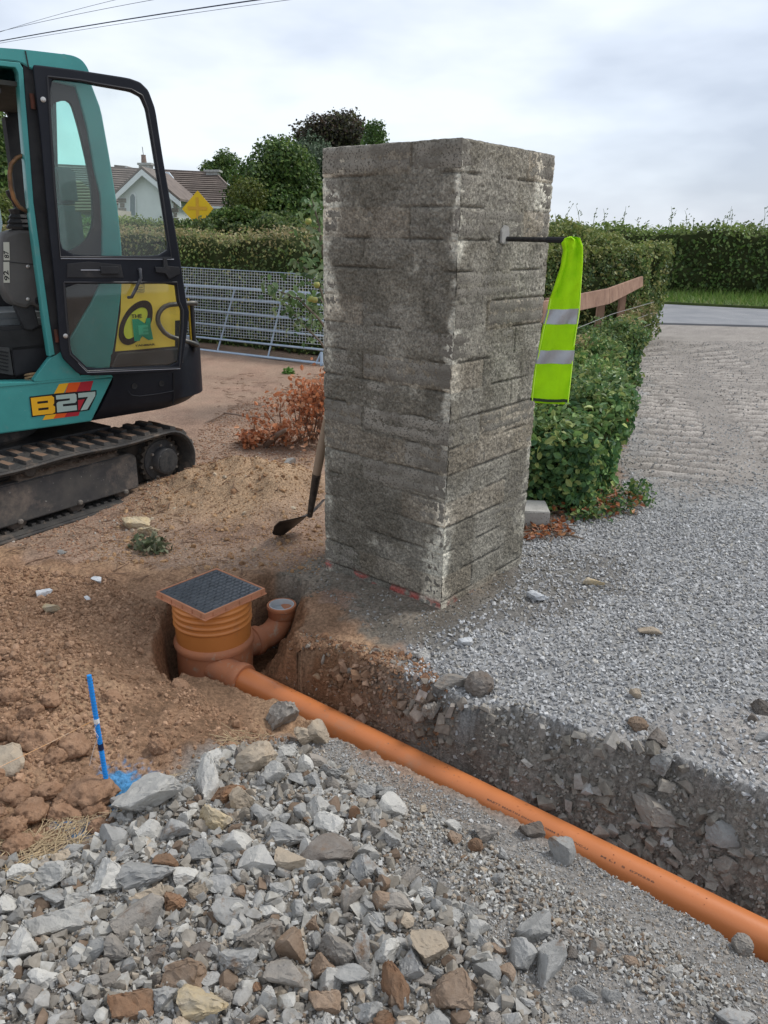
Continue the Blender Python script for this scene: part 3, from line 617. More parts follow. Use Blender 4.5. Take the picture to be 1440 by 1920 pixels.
for i in range(nP):
    for j in range(nP):
        a, b = -(LS - .016) + (i + .5) * stp, -(LS - .016) + (j + .5) * stp
        if math.hypot(a, b) < .014: continue
        w1, w2 = stp * .40, stp * .28; sh = stp * .12 * (1 if (i + j) % 2 else -1)
        pads.hexa([lid(a + p * w1 + q * sh, b + q * w1, -.0022) for p, q in ((-1, -1), (1, -1), (1, 1), (-1, 1))], [lid(a + p * w2 + q * sh, b + q * w2, .0018) for p, q in ((-1, -1), (1, -1), (1, 1), (-1, 1))])
o_ = pads.build('lid_tread', blk, ch); o_['kind'] = 'stuff'
MB().lathe([(.012, -.002), (.012, .0015), (.007, .0018), (.006, -.001)], lid(0, 0, 0), n=18).build('lid_boss', blk, ch)
# outlet socket towards the pipe and branch towards the elbow
so = MB(); s0 = p1 - dr * .16
so.lathe([(.06, 0), (.06, .11), (.063, .125), (.0665, .135), (.0685, .15), (.0685, .165), (.0665, .17), (.056, .171)], s0, dr, 40).build('outlet_socket', terra3, ch, sharp=40)
Eb = G(528, 1133, -.085); zb_ = -.215
br = G(492, 1222, zb_); bd = (Eb * [1, 1, 0] - Cc); bd = bd / np.linalg.norm(bd)
dE = np.linalg.norm((Eb - Cc)[:2])
MB().lathe([(.060, .10), (.060, .195), (.066, .20), (.067, .215), (.066, .226), (.058, .227)], Cc + (0, 0, zb_), bd, 36).build('branch_socket', terra3, ch, sharp=40)
el = thing('pipe_elbow', 'dusty orange plastic pipe elbow turning upward with an open grey mouth', 'pipe elbow', Eb - (0, 0, .2))
R_ = .095; path = [Cc + bd * .19 + (0, 0, zb_)] + [Cc + bd * (dE - R_ + R_ * math.sin(t)) + np.array([0, 0, zb_ + R_ * (1 - math.cos(t))]) for t in np.linspace(0, math.pi / 2, 9)]
top = Cc + bd * dE; ztop = -.085
MB().tube(path + [top + (0, 0, ztop - .06)], .056, 32).build('bend', terra3, el, sharp=50)
MB().lathe([(.056, -.065), (.062, -.055), (.0625, -.022), (.067, -.018), (.068, -.004), (.066, 0), (.058, 0), (.0565, -.004), (.0565, -.03)], top + (0, 0, ztop), n=40, caps=False).build('socket', terra3, el, sharp=40)
MB().lathe([(.0562, -.055), (.0562, .0005), (.0525, .0008), (.051, -.004), (.051, -.05)], top + (0, 0, ztop), n=36, caps=False).build('rim_seal', mat('grey_seal', (.55, .57, .58), None, .5), el, sharp=40)
MB().lathe([(.0505, -.034), (.0505, -.028)], top + (0, 0, ztop), n=36).build('inner_floor', mat('grey_in', (.34, .37, .39), None, .6), el)

# ================================================================== stones
hero = [ # px, py, w, h, angle, colour
 (282,1514,108,58,16,'pale'),(383,1477,42,76,-12,'pale'),(422,1495,66,27,3,'rust'),(455,1512,48,46,0,'tan'),(400,1552,56,50,0,'ochre'),(327,1565,52,38,10,'grey'),(367,1605,56,40,-8,'grey'),
 (485,1628,62,40,8,'pale'),(545,1580,66,40,-5,'grey'),(628,1605,92,46,12,'dark'),(547,1628,52,40,-15,'tan'),(314,1620,46,26,-25,'rust'),(280,1655,92,48,6,'grey'),(208,1662,56,66,50,'pale'),(286,1697,54,44,0,'tan'),
 (250,1740,92,54,18,'greybrown'),(97,1686,76,32,5,'grey'),(103,1742,108,46,12,'pale'),(35,1786,62,54,10,'pale'),(108,1650,60,42,8,'pale'),(12,1710,34,40,0,'pale'),(370,1686,32,40,0,'tan'),(437,1714,72,44,-20,'grey'),
 (482,1770,76,56,5,'greybrown'),(543,1788,52,80,0,'brown'),(440,1816,76,46,25,'grey'),(355,1836,74,56,-5,'brown'),(535,1836,72,46,-32,'greybrown'),(630,1798,62,56,0,'greybrown'),(675,1796,36,56,10,'grey'),
 (604,1886,56,40,0,'brown'),(658,1840,62,30,-15,'grey'),(383,1898,82,50,-5,'ochre'),(240,1900,76,56,0,'rust'),(305,1880,54,50,0,'grey'),(182,1790,42,40,0,'grey'),(220,1794,46,40,-20,'greybrown'),(85,1840,46,36,20,'pale'),
 (505,1885,36,46,0,'pale'),(1005,1750,54,54,-5,'grey'),(974,1812,46,62,-2,'grey'),(1024,1828,44,100,-22,'grey'),(800,1795,64,62,-20,'tan'),(770,1820,48,48,10,'grey'),(752,1858,0,0,0,''),(912,1572,38,34,5,'greybrown'),(1048,1606,44,40,-10,'grey'),
 (995,1565,40,30,10,'dark'),(1095,1872,42,26,-8,'grey'),(840,1870,70,74,-30,'brown'),(735,1864,46,66,0,'rust'),(532,1348,44,62,-30,'greybrown'),(577,1390,42,32,0,'tan'),(603,1387,40,44,0,'tan'),(478,1435,76,46,32,'tan'),
 (407,1432,42,30,10,'pale'),(450,1432,26,40,20,'dark'),(910,1832,44,30,0,'grey'),(945,1885,46,36,0,'grey'),(1100,1910,0,0,0,''),(1370,1912,70,34,5,'grey'),(690,1905,50,34,0,'grey'),(1390,1780,32,36,0,'greybrown'),
 (400,1440,0,0,0,''),(18,1432,52,58,0,'tan'),(252,987,46,24,8,'ochre'),(282,1001,34,16,-10,'ochre'),(1004,1123,38,18,4,'white'),(871,1210,24,15,8,'white'),(1110,1096,36,14,0,'ochre'),(786,1236,28,16,0,'pale'),
 (1215,1188,40,16,-12,'tan'),(1190,1308,18,18,0,'tan'),(1425,1330,30,24,-20,'dark'),(1410,1352,20,14,0,'dark'),(1430,1385,24,10,0,'grey'),(80,1120,26,12,0,'white'),(168,1130,18,10,0,'white'),(100,1150,28,15,-8,'ochre'),(183,1093,18,12,0,'white'),
 (546,871,20,12,0,'pale'),(447,873,16,14,0,'pale'),(115,1040,14,9,0,'grey'),(405,1062,0,0,0,''),(850,1283,52,24,-3,'greybrown'),(898,1296,46,44,-10,'dark'),(960,1340,0,0,0,''),(1195,1365,32,26,0,'brown'),(1232,1392,34,36,0,'dark'),
 (1240,1435,36,40,0,'grey'),(1345,1575,50,40,-10,'grey'),(1215,1530,80,40,-30,'greybrown'),(1190,1600,0,0,0,''),(1360,1630,36,34,0,'greybrown'),(1330,1660,40,30,-50,'greybrown'),(810,1340,30,30,0,'greybrown'),(1385,1600,40,22,-5,'greybrown')]
pal = dict(pale=((.50, .48, .435), (.41, .395, .365)), grey=((.35, .34, .32), (.26, .255, .24)), greybrown=((.30, .265, .225), (.24, .22, .195)), brown=((.22, .15, .10), (.28, .21, .155)), dark=((.135, .11, .09), (.19, .17, .15)),
           tan=((.42, .34, .25), (.34, .285, .22)), ochre=((.50, .39, .23), (.42, .36, .27)), rust=((.23, .13, .075), (.20, .13, .085)), white=((.66, .67, .67), (.52, .53, .54)))
word = dict(pale='pale grey', grey='mid grey', greybrown='grey-brown', brown='brown earthy', dark='dark brown', tan='tan', ochre='creamy yellow', rust='rusty orange-brown', white='whitish')
def rmat(k): a, b = pal[k]; return mat('rock_' + k, a, b, .9, 24., .0035, 110., spec=.2, objrand=.16, dirt=(16., (.20, .135, .09) if k not in ('white', 'pale') else (.30, .25, .20), .58, .12))
RM = {}
def rock(px, py, w, h, ang, colr, label, group=None, sink=.25, cat='stone'):
    if max(w, h) < 30: sink = .02; h = max(h, w * .6)
    p = hit(px, py); zc_ = (p - CAM) @ FW; s = zc_ / F * 1.2; i = random.randrange(len(ROCKS) - (0 if random.random() < .2 else 4))
    a = math.radians(ang + random.uniform(-4, 4)); e1 = RT * math.cos(a) + UP * math.sin(a); e2 = -RT * math.sin(a) + UP * math.cos(a); e3 = np.cross(e1, e2)
    e1 = e1.copy(); sx, sy = w * s, h * s; szz = (sx + sy) * .45
    perm = random.choice([(0, 1, 2), (1, 2, 0), (2, 0, 1)]); B3 = [e1 * sx, e2 * sy, e3 * szz]; Bp = [B3[perm.index(k)] for k in range(3)]
    key = (i, colr)
    if key not in RM: me = ROCKS[i].copy(); me.materials.append(rmat(colr)); me.polygons.foreach_set('use_smooth', np.ones(len(me.polygons), bool)); me.set_sharp_from_angle(angle=math.radians(17)); RM[key] = me
    o = bpy.data.objects.new('stone', RM[key]); COL.objects.link(o); c = p + np.array([0, 0, (.5 - sink) * min(sx, sy)])
    M = Matrix(((Bp[0][0], Bp[1][0], Bp[2][0], c[0]), (Bp[0][1], Bp[1][1], Bp[2][1], c[1]), (Bp[0][2], Bp[1][2], Bp[2][2], c[2]), (0, 0, 0, 1))); o.matrix_world = M
    o['label'] = label; o['category'] = cat
    if group: o['group'] = group
    return o
special = {(282,1514): 'large pale grey slab of rock just right of the blue paint patch', (383,1477): 'upright pale stone standing beside the brown slab atop the rubble heap', (628,1605): 'dark brown crusted elongated rock in the middle of the rubble heap',
 (1024,1828): 'tall grey slab leaning in the grey dust, right one of a pair', (974,1812): 'squarish grey slab leaning against the tall slab in the dust', (1005,1750): 'pointed grey rock lying just above the pair of leaning slabs', (800,1795): 'rounded tan boulder at the right end of the rubble heap',
 (532,1348): 'pointed grey-green rock on the trench edge close to the pipe', (603,1387): 'squarish tan stone on the trench edge touching the pipe', (577,1390): 'small tan stone between pointed rock and the squarish tan one', (478,1435): 'elongated tan rock lying tilted on the fine gravel below the trench edge',
 (383,1898): 'creamy yellow rock at the bottom edge of the rubble heap', (240,1900): 'rusty brown rock in the bottom left of the rubble heap', (400,1552): 'crumbly creamy yellow rock in the upper part of the rubble heap', (422,1495): 'rusty flat rock resting right of the upright pale stone',
 (18,1432): 'smooth tan boulder at left frame edge under the string', (252,987): 'angular cream stone lying by the excavator track', (282,1001): 'small cream stone just below the angular one by the track', (1004,1123): 'whitish stone lying alone right of the pillar foot',
 (871,1210): 'small whitish stone below the pillar corner', (1110,1096): 'flat yellowish stone in gravel right of the pillar foot', (1215,1188): 'flat tan stone half sunk in the grey gravel', (1425,1330): 'dark round stone at right edge beyond the gravel', (840,1870): 'large brown slab tilted at the bottom of the heap',
 (735,1864): 'rusty rock at the bottom edge beside the brown slab', (995,1565): 'dark wedge stone on the trench edge over the pipe printing', (1048,1606): 'grey stone on the trench edge below the dark wedge', (543,1788): 'upright brown block of stone in the lower rubble', (482,1770): 'domed grey-brown rock left of the upright brown block',
 (250,1740): 'long grey-brown rock slanting across the left of the heap', (898,1296): 'dark stone sticking out of the trench lip below the pillar', (850,1283): 'flat grey-brown stone on the trench lip under the gravel', (1232,1392): 'dark lump of stone on the trench lip further right', (80,1120): 'whitish crumb of mortar furthest left on the brown soil',
 (100,1150): 'flat cream stone on the brown soil left of the chamber', (208,1662): 'pale blocky rock standing steeply in the left of the heap', (280,1655): 'flat grey slab with straw across it', (103,1742): 'wide pale rock low on the left edge of the heap'}
hz = []
for (px, py, w, h, a, c) in hero:
    if not w: continue
    hz.append((px, py, max(w, h)))
    area = 'in the rubble heap' if (py > 1395 and px < 900) else 'in the grey dust bank' if py > 1540 and px < 1250 else 'in the trench wall' if px > 800 and py > 1270 else 'on the bare ground'
    lb = special.get((px, py))
    if lb: rock(px, py, w, h, a, c, lb, 'stones and rocks lying about the trench')
    else:
        near_s = min(special, key=lambda k: (k[0] - px) ** 2 + (k[1] - py) ** 2); dx_s, dy_s = px - near_s[0], py - near_s[1]
        where = ('right of' if dx_s > 0 else 'left of') if abs(dx_s) > abs(dy_s) else ('below' if dy_s > 0 else 'above')
        ref = ' '.join(special[near_s].split()[:5]); ref = re.sub(r'\b(in|at|of|on|the|lying|by|beside|just|low|slanting|alone|leaning)$', '', ref).strip()
        kd = f'{word[c]} {"large" if max(w, h) > 70 else "middling" if max(w, h) > 42 else "small"} {"long" if w > 1.7 * h else "upright" if h > 1.25 * w else "blocky"}'
        lb2 = f'{kd} stone {where} the {ref}'
        rock(px, py, w, h, a, c, lb2, 'stones and rocks lying about the trench'); continue
        rock(px, py, w, h, a, c, f'{word[c]} {"large" if max(w, h) > 70 else "medium" if max(w, h) > 42 else "small"} {"long" if w > 1.7 * h else "upright" if h > 1.25 * w else "blocky"} stone {area}', 'stones and rocks lying about the trench')
ZONES = [(165, RUBBLE, (20, 46), 'loose in the rubble heap'), (28, gp([(640, 1400), (760, 1460), (1060, 1930), (1440, 1930), (1440, 1840), (1100, 1640), (900, 1525)]), (12, 26), 'lying in the grey dust bank')]
cnt = 0
for n_, poly, (w0, w1), where in ZONES:
    pts = inpoly(n_ * 9, poly, .01); k = 0
    for p in pts:
        P3 = np.array([p[0], p[1], float(hgt(p[:1], p[1:2], False)[0])]); z_ = (P3 - CAM) @ FW; px = 720 + F * ((P3 - CAM) @ RT) / z_; py = 960 - F * ((P3 - CAM) @ UP) / z_
        if not (-20 < px < 1460 and py < 1945): continue
        w = random.uniform(w0, w1) * (z_ and 1) ; w = w * random.uniform(.8, 1.25)
        if any((px - a) ** 2 + (py - b) ** 2 < (.36 * w + .36 * c) ** 2 for a, b, c in hz): continue
        hz.append((px, py, w)); c = random.choices(['pale', 'grey', 'greybrown', 'brown', 'tan', 'dark', 'rust'], [6, 9, 6, 2, 2, 1, .6])[0]; h = w * random.uniform(.5, 1.0)
        near_s = min(special, key=lambda k_: (k_[0] - px) ** 2 + (k_[1] - py) ** 2); dx_s, dy_s = px - near_s[0], py - near_s[1]
        wh = ('right of' if dx_s > 0 else 'left of') if abs(dx_s) > abs(dy_s) else ('below' if dy_s > 0 else 'above'); ref = re.sub(r'\b(in|at|of|on|the|lying|by|beside|just|low|slanting|alone|leaning)$', '', ' '.join(special[near_s].split()[:5])).strip()
        far_ = 'close' if math.hypot(dx_s, dy_s) < 75 else 'further' 
        rock(px, py, w, h, random.uniform(-50, 50), c, f'{"middling" if w > 28 else "small"} {word[c]} stone {far_} {wh} the {ref}', f'small angular stones {where}'); k += 1
        if k >= n_: break
# fine stuff
m_stone = mat('stone_fine', (.8, .8, .8), (1.15, 1.15, 1.15), .9, 60., .0006, 300., spec=.25, vcol=True)
m_rs = mat('stone_mid', (.78, .76, .73), (1.15, 1.15, 1.15), .92, 40., .002, 150., spec=.2, vcol=True, dirt=(16., (.20, .14, .095), .60, .1))
m_clod = mat('clod', (.8, .8, .8), (1.15, 1.15, 1.15), 1., 50., .003, 160., spec=.05, vcol=True)
def on_ground(q, lift=0.): return np.stack([q[:, 0], q[:, 1], hgt(q[:, 0], q[:, 1]) + lift], 1)
GC = [(.30, .31, .325), (.40, .41, .425), (.22, .225, .235), (.34, .32, .29), (.50, .51, .52)]
GCB = [(.35, .36, .38), (.45, .46, .48), (.25, .26, .275), (.38, .36, .33), (.56, .57, .59)]
# gravel on the drive
q = np.concatenate([inpoly(38000, [(-.2, 1.3), (3.6, 1.3), (5.0, 6.6), (.6, 6.6)]), inpoly(26000, [(-.2, 1.4), (2.2, 1.2), (2.9, 4.3), (.4, 4.3)])]); g_ = sdf(q[:, 0], q[:, 1], GRAVEL); dd = sdf(q[:, 0], q[:, 1], DUSTY); d2 = sdf(q[:, 0], q[:, 1], DUST2); wt = sdf(q[:, 0], q[:, 1], wet)
keep = (g_ + .04 * fbm(q[:, 0] * 6, q[:, 1] * 6, 3, 301) > 0) & (RNG.random(len(q)) > .85 * sst(-.35, .25, dd + .2 * fbm(q[:, 0] * 2, q[:, 1] * 2, 3, 302)) + .55 * (d2 > 0) + .55 * (wt > .02)) & (sdf(q[:, 0], q[:, 1], RIM) < .02)
q = q[keep]; cc = tint(len(q), [(.40, .395, .385), (.48, .475, .465), (.30, .295, .29), (.41, .385, .34), (.56, .555, .545)], [.32, .26, .22, .1, .10], .12)
scatter('gravel', on_ground(q, .003), RNG.uniform(.012, .024, len(q)) * (1 + .5 * (RNG.random(len(q)) < .05)), cc, m_stone, flat=.55, kind='stuff', label='pale blue-grey crushed stone gravel spread over the drive', cat='gravel')
q = inpoly(9000, [(-.1, 1.4), (2.4, 1.2), (3.0, 4.3), (.3, 4.5)]); q = q[(sdf(q[:, 0], q[:, 1], GRAVEL) > -.15) & (sdf(q[:, 0], q[:, 1], RIM) < .02)]
q4 = inpoly(8000, gp([(1150, 930), (1210, 640), (1600, 640), (1700, 940)])); 
scatter('drive_stones', on_ground(q4, .001), RNG.uniform(.010, .026, len(q4)), tint(len(q4), [(.34, .33, .31), (.28, .275, .265), (.40, .39, .375), (.30, .27, .24)], None, .15), m_stone, base=PEB[:6], flat=.5, kind='stuff', label='trodden dusty stones pressed into the far part of the drive', cat='gravel')
scatter('gravel_fines', on_ground(q, .001), RNG.uniform(.005, .012, len(q)), tint(len(q), GC, None, .15), m_stone, kind='stuff', label='fine grit among the drive gravel', cat='gravel')
# rubble fines
q = inpoly(32000, gp([(-40, 1600), (60, 1610), (235, 1490), (330, 1440), (420, 1385), (545, 1330), (650, 1350), (800, 1420), (1600, 1800), (1500, 1990), (-60, 1990)]))
q = q[(sdf(q[:, 0], q[:, 1], RIM) < .055) & (sdf(q[:, 0], q[:, 1], GREYN) + .05 * fbm(q[:, 0] * 7, q[:, 1] * 7, 3, 310) > 0)]
sz = RNG.uniform(.003, .009, len(q)) * (1 + .9 * (RNG.random(len(q)) < .15))
scatter('crushed_stone', on_ground(q, .001), sz, tint(len(q), [(.37, .36, .34), (.27, .26, .245), (.47, .465, .45), (.28, .23, .18), (.40, .35, .29)], [.34, .26, .14, .14, .12], .15), m_stone, flat=.7, kind='stuff', label='fine crushed grey stone and dust filling the near bank', cat='crushed stone')
q = inpoly(7000, RUBBLE); q = q[(q[:, 1] > .95) & (q[:, 0] > -1.3)]; q2 = inpoly(3000, gp([(440, 1390), (620, 1390), (760, 1450), (1440, 1850), (1300, 1920), (900, 1700), (700, 1560), (420, 1470)])); q2 = q2[sdf(q2[:, 0], q2[:, 1], RIM) < .045]; q = np.concatenate([q, q2])
base_m = [chip(700 + i) for i in range(24)]
szs = RNG.uniform(.010, .026, len(q)); szs[-len(q2):] *= .75
scatter('small_stones', on_ground(q, .004), szs, tint(len(q), [(.41, .395, .36), (.31, .30, .28), (.26, .23, .19), (.37, .315, .25), (.19, .14, .10), (.55, .54, .51)], [.3, .28, .2, .1, .08, .04], .12), m_stone, base=base_m, flat=.75, kind='stuff', label='thumb sized grey stones packed between the rocks', cat='small stones')
q = inpoly(1500, RUBBLE, .02); q = q[(q[:, 1] > .95) & (q[:, 0] > -1.2)]
scatter('rubble_stones', on_ground(q, .006), RNG.uniform(.024, .05, len(q)), tint(len(q), [(.41, .395, .36), (.32, .31, .29), (.26, .235, .20), (.36, .31, .25), (.20, .145, .105)], [.3, .28, .24, .1, .08], .12), m_rs, base=[facet_rock(740 + i, 2, 12, 0, .03) for i in range(8)] + [chip(780 + i) for i in range(8)], flat=.75, kind='stuff', label='broken grey stones filling the gaps of the rubble heap', cat='rubble')
# trench wall stones
tq = []
ssv = RNG.uniform(.35, 2.5, 9000); qq = RNG.uniform(-.02, .28, 9000); tq = PA[:2] + ssv[:, None] * _d + qq[:, None] * _n; k_ = (sdf(tq[:, 0], tq[:, 1], RIM) > .005) & (qq > .05); tq = tq[k_]
szt = RNG.uniform(.007, .024, len(tq)) * (1 + 2.2 * (RNG.random(len(tq)) < .09)); brownish = np.clip((1.0 - (tq - PA[:2]) @ _d) / .5, 0, 1)[:, None]
cc = tint(len(tq), [(.27, .245, .21), (.21, .19, .16), (.33, .31, .28), (.40, .39, .37)], [.4, .34, .2, .06], .12); cc = cc * (1 - brownish) + cc * np.array([1.0, .66, .48]) * brownish
scatter('trench_wall_stones', on_ground(tq, .002), szt, cc, m_clod, base=[chip(300 + i) for i in range(20)], flat=.75, kind='stuff', label='earthy stones bedded in the far trench wall', cat='stones')
# clods of soil
q = inpoly(13000, gp([(-60, 1060), (200, 1085), (300, 1150), (330, 1260), (560, 1340), (420, 1400), (300, 1460), (180, 1560), (60, 1620), (-60, 1640)])); q = q[sdf(q[:, 0], q[:, 1], RIM) < 0]
q = q[(sdf(q[:, 0], q[:, 1], BLUEA) < .0) & (sdf(q[:, 0], q[:, 1], BLUEB) < .0)]; wgt = fbm(q[:, 0] * 3, q[:, 1] * 3, 3, 330) + .8 * sst(-.75, -1.15, q[:, 0]) - .1; q = q[RNG.random(len(q)) < np.clip(.4 + wgt, .2, 1)]
szc = RNG.uniform(.005, .018, len(q)) * (1 + 1.1 * (RNG.random(len(q)) < .07))
scatter('soil_clods', on_ground(q, .0), szc, tint(len(q), [(.32, .195, .122), (.38, .24, .155), (.25, .15, .092)], None, .15), m_clod, base=[facet_rock(800 + i, 1, 5, 1, .10) for i in range(9)], flat=.8, kind='stuff', label='crumbs of dug brown soil left of the chamber', cat='soil')
q = inpoly(6000, gp([(150, 1060), (250, 940), (370, 880), (600, 860), (610, 1080), (480, 1070)])); 
scatter('soil_crumbs', on_ground(q, .0), RNG.uniform(.004, .013, len(q)) * (1 + 2.2 * (RNG.random(len(q)) < .05)), tint(len(q), [(.34, .205, .11), (.42, .27, .155), (.28, .165, .095), (.46, .38, .28)], [.4, .3, .22, .08], .12), m_clod, base=[facet_rock(820 + i, 1, 5, 1, .05) for i in range(5)], kind='stuff', label='tan crumbs of soil on the low mound behind the chamber', cat='soil')
q = inpoly(6000, gp([(-40, 1000), (260, 945), (400, 780), (600, 700), (605, 860), (380, 900), (150, 1060)])); 
scatter('yard_grit', on_ground(q, .0), RNG.uniform(.006, .02, len(q)), tint(len(q), [(.34, .20, .13), (.40, .26, .17), (.26, .15, .10), (.42, .38, .33)], [.4, .3, .22, .08], .12), m_clod, base=[facet_rock(830 + i, 1, 5, 1, .05) for i in range(5)], kind='stuff', label='grit and crumbs on the trampled yard', cat='grit')
q = inpoly(2600, MORTAR); q = q[(sdf(q[:, 0], q[:, 1], RIM) < 0)]
scatter('mortar_droppings', on_ground(q, .0), RNG.uniform(.006, .02, len(q)), tint(len(q), [(.17, .155, .125), (.24, .22, .19), (.32, .31, .29)], [.55, .3, .15], .12), m_clod, base=base_m[:5], kind='stuff', label='grey mortar droppings around the foot of the pillar', cat='mortar')
qe = inpoly(60000, gp([(540, 1180), (800, 1240), (860, 1330), (640, 1420), (520, 1270)], 0)); de = sdf(qe[:, 0], qe[:, 1], RIM); qe = qe[(de > -.10) & (de < .12)][:3800]
qn_ = (qe - PA[:2]) @ _n; qe = qe[qn_ > .05]
scatter('lip_crumbs', on_ground(qe, .0), RNG.uniform(.005, .018, len(qe)) * (1 + 1.5 * (RNG.random(len(qe)) < .06)), tint(len(qe), [(.30, .17, .10), (.23, .13, .08), (.27, .23, .19), (.36, .24, .15)], [.4, .3, .2, .1], .15), m_clod, base=[facet_rock(840 + i, 1, 6, 0, .06) for i in range(7)], kind='stuff', label='crumbled soil along the lip of the trench below the pillar', cat='soil')
clods = [(72, 1402, 70, 60), (40, 1385, 46, 44), (140, 1410, 66, 48), (105, 1425, 50, 40), (170, 1495, 110, 60), (128, 1530, 70, 34), (178, 1525, 44, 36), (60, 1530, 70, 44), (20, 1560, 60, 50), (35, 1590, 60, 40), (192, 1555, 50, 30), (95, 1555, 0, 0), (30, 1500, 60, 44), (90, 1490, 60, 40),
         (130, 1505, 60, 40), (60, 1340, 44, 34), (20, 1310, 40, 34), (95, 1320, 40, 30), (20, 1265, 36, 30), (300, 1405, 40, 34), (15, 1380, 30, 40), (340, 1290, 40, 24), (210, 1310, 36, 20)]
cl_me = []
for i in range(5):
    v, f = facet_rock(900 + i, 4, 5, 1, .075); cl_me.append(npmesh('clod', v, f, None, True)); cl_me[-1].materials.append(mat('clod_big', (.28, .165, .102), (.38, .235, .15), 1., 30., .010, 70., spec=.05))
for i, (px, py, w, h) in enumerate(clods):
    if not w: continue
    p = hit(px, py); s = ((p - CAM) @ FW) / F * 1.1; o = bpy.data.objects.new('clod', cl_me[i % 5]); COL.objects.link(o); o.location = p + (0, 0, h * s * .12); o.scale = (w * s, w * s * .8, h * s * 1.0); o.rotation_euler = (random.uniform(-.3, .3), random.uniform(-.3, .3), random.uniform(-.5, .5))
    dxs, dys = px - 190, py - 1400; szw = 'big' if w > 65 else 'mid-sized' if w > 45 else 'small'; shp = 'flattened' if h < .62 * w else 'rounded' if h > .85 * w else 'lumpy'
    where = ('beside the blue paint patch' if 150 < px < 240 and py > 1480 else 'close left of the blue stake' if 100 <= px < 165 and py > 1450 else 'at the left frame edge below the tan boulder' if px < 50 and py > 1450 else 'on the soil bank left of the straw' if py > 1450 else 'beside the tan boulder under the string' if px < 90 and py > 1350 else 'under the string line' if px < 180 and py > 1350 else 'at the left frame edge above the string' if px < 50 else 'on the dug soil above the string' if px < 150 else 'between stake and chamber')
    o['label'] = f'{szw} {shp} clod of brown soil {where}'
    o['category'] = 'clod'; o['group'] = 'clods of dug soil'
sp_ = RNG.uniform(.1, 2.1, 90) ; tha = RNG.normal(size=90) * .35 + math.pi / 2; sdv = np.cross(dr, [0, 0, 1.]); sdv /= np.linalg.norm(sdv); upv_ = np.cross(sdv, dr)
pc = p1 + sp_[:, None] * dr + .0562 * (np.cos(tha)[:, None] * sdv + np.sin(tha)[:, None] * upv_)
scatter('pipe_crumbs', pc, RNG.uniform(.0015, .0045, 90), tint(90, [(.34, .13, .08), (.30, .26, .22)]), m_clod, kind='stuff', label='specks of soil fallen on top of the orange pipe', cat='soil')
# straw on the near bank
sv_ = MB(); pts = np.concatenate([inpoly(170, gp([(-20, 1560), (150, 1540), (250, 1500), (420, 1400), (420, 1340), (520, 1340), (350, 1450), (200, 1560), (60, 1680), (-20, 1700)])), inpoly(120, gp([(60, 1580), (170, 1545), (160, 1600), (60, 1650), (0, 1690)]))])
for p in pts:
    a = random.uniform(0, 6.28); Ls = random.uniform(.03, .11); m1 = np.array([p[0], p[1], 0]); d3 = np.array([math.cos(a), math.sin(a), 0]); k = [m1 + d3 * Ls * t + np.array([-d3[1], d3[0], 0]) * random.uniform(-.012, .012) for t in (-.5, 0, .5)]
    z = hgt(np.array([q[0] for q in k]), np.array([q[1] for q in k])); k = [q + np.array([0, 0, zz + .005 + random.uniform(0, .008)]) for q, zz in zip(k, z)]; sv_.tube(k, random.uniform(.0006, .0012), 4)
o_ = sv_.build('dry_straw', mat('straw', (.50, .39, .24), (.40, .30, .18), .8, 20.), kind='stuff', label='dry straw and roots strewn on the near bank', cat='straw')

yd = MB()
for p in np.concatenate([inpoly(420, gp([(200, 1000), (400, 780), (400, 700), (605, 700), (605, 860), (480, 1050)])), inpoly(160, gp([(-40, 1000), (300, 950), (480, 1090), (100, 1100)]))]):
    a = random.uniform(0, 6.28); Ls = random.uniform(.02, .09); d3 = np.array([math.cos(a), math.sin(a), 0]); k = [np.array([p[0], p[1], 0]) + d3 * Ls * t + np.array([-d3[1], d3[0], 0]) * random.uniform(-.012, .012) for t in (-.5, 0, .5)]
    z = hgt(np.array([q[0] for q in k]), np.array([q[1] for q in k])); yd.tube([q + np.array([0, 0, zz + .004 + random.uniform(0, .006)]) for q, zz in zip(k, z)], random.uniform(.0012, .003), 4)
yd.build('twig_debris', mat('debris', (.30, .19, .12), (.16, .10, .07), .9, 30.), kind='stuff', label='twigs and straw trodden into the bare yard', cat='debris')
# ================================================================== stake, string, small things
st0 = hit(205, 1493); st0[2] -= .04; stp_ = atY(167, 1266, st0[1] + .02)
stk = thing('marker_stake', 'blue painted steel reinforcing bar standing in the brown soil', 'stake', st0)
ax = stp_ - st0; Ls = np.linalg.norm(ax); ax /= Ls; m_bl = mat('blue_paint', (.015, .20, .56), (.02, .26, .68), .5, 30., .0004, 90.)
MB().tube([st0, stp_], .0062, 14).build('bar', m_bl, stk, sharp=40)
rb = MB()
for t in np.arange(.03, Ls - .004, .009):
    c = st0 + ax * t; a = np.cross(ax, [1, 0, 0]); a /= np.linalg.norm(a); b = np.cross(ax, a)
    rb.tube([c + (.0066) * (math.cos(w) * a + math.sin(w) * b) + ax * .003 * math.sin(w) for w in np.linspace(0, 2 * math.pi, 11)], .0009, 4, False)
rb.build('ribs', m_bl, stk)['kind'] = 'stuff'
def on_st(py): p = PL(180, py, st0, (0, 1, 0)); t = (p[2] - st0[2]) / ax[2]; return st0 + ax * t
MB().tube([on_st(1361), on_st(1353)], .0078, 14).build('white_tape', mat('tape_w', (.7, .68, .66), None, .6), stk)
MB().tube([on_st(1409), on_st(1398)], .0076, 14).build('black_tape', mat('tape_b', (.01, .02, .06), None, .4), stk)
se = on_st(1354); s2 = atY(0, 1438, se[1] - .10); s3 = s2 + (s2 - se) * .6
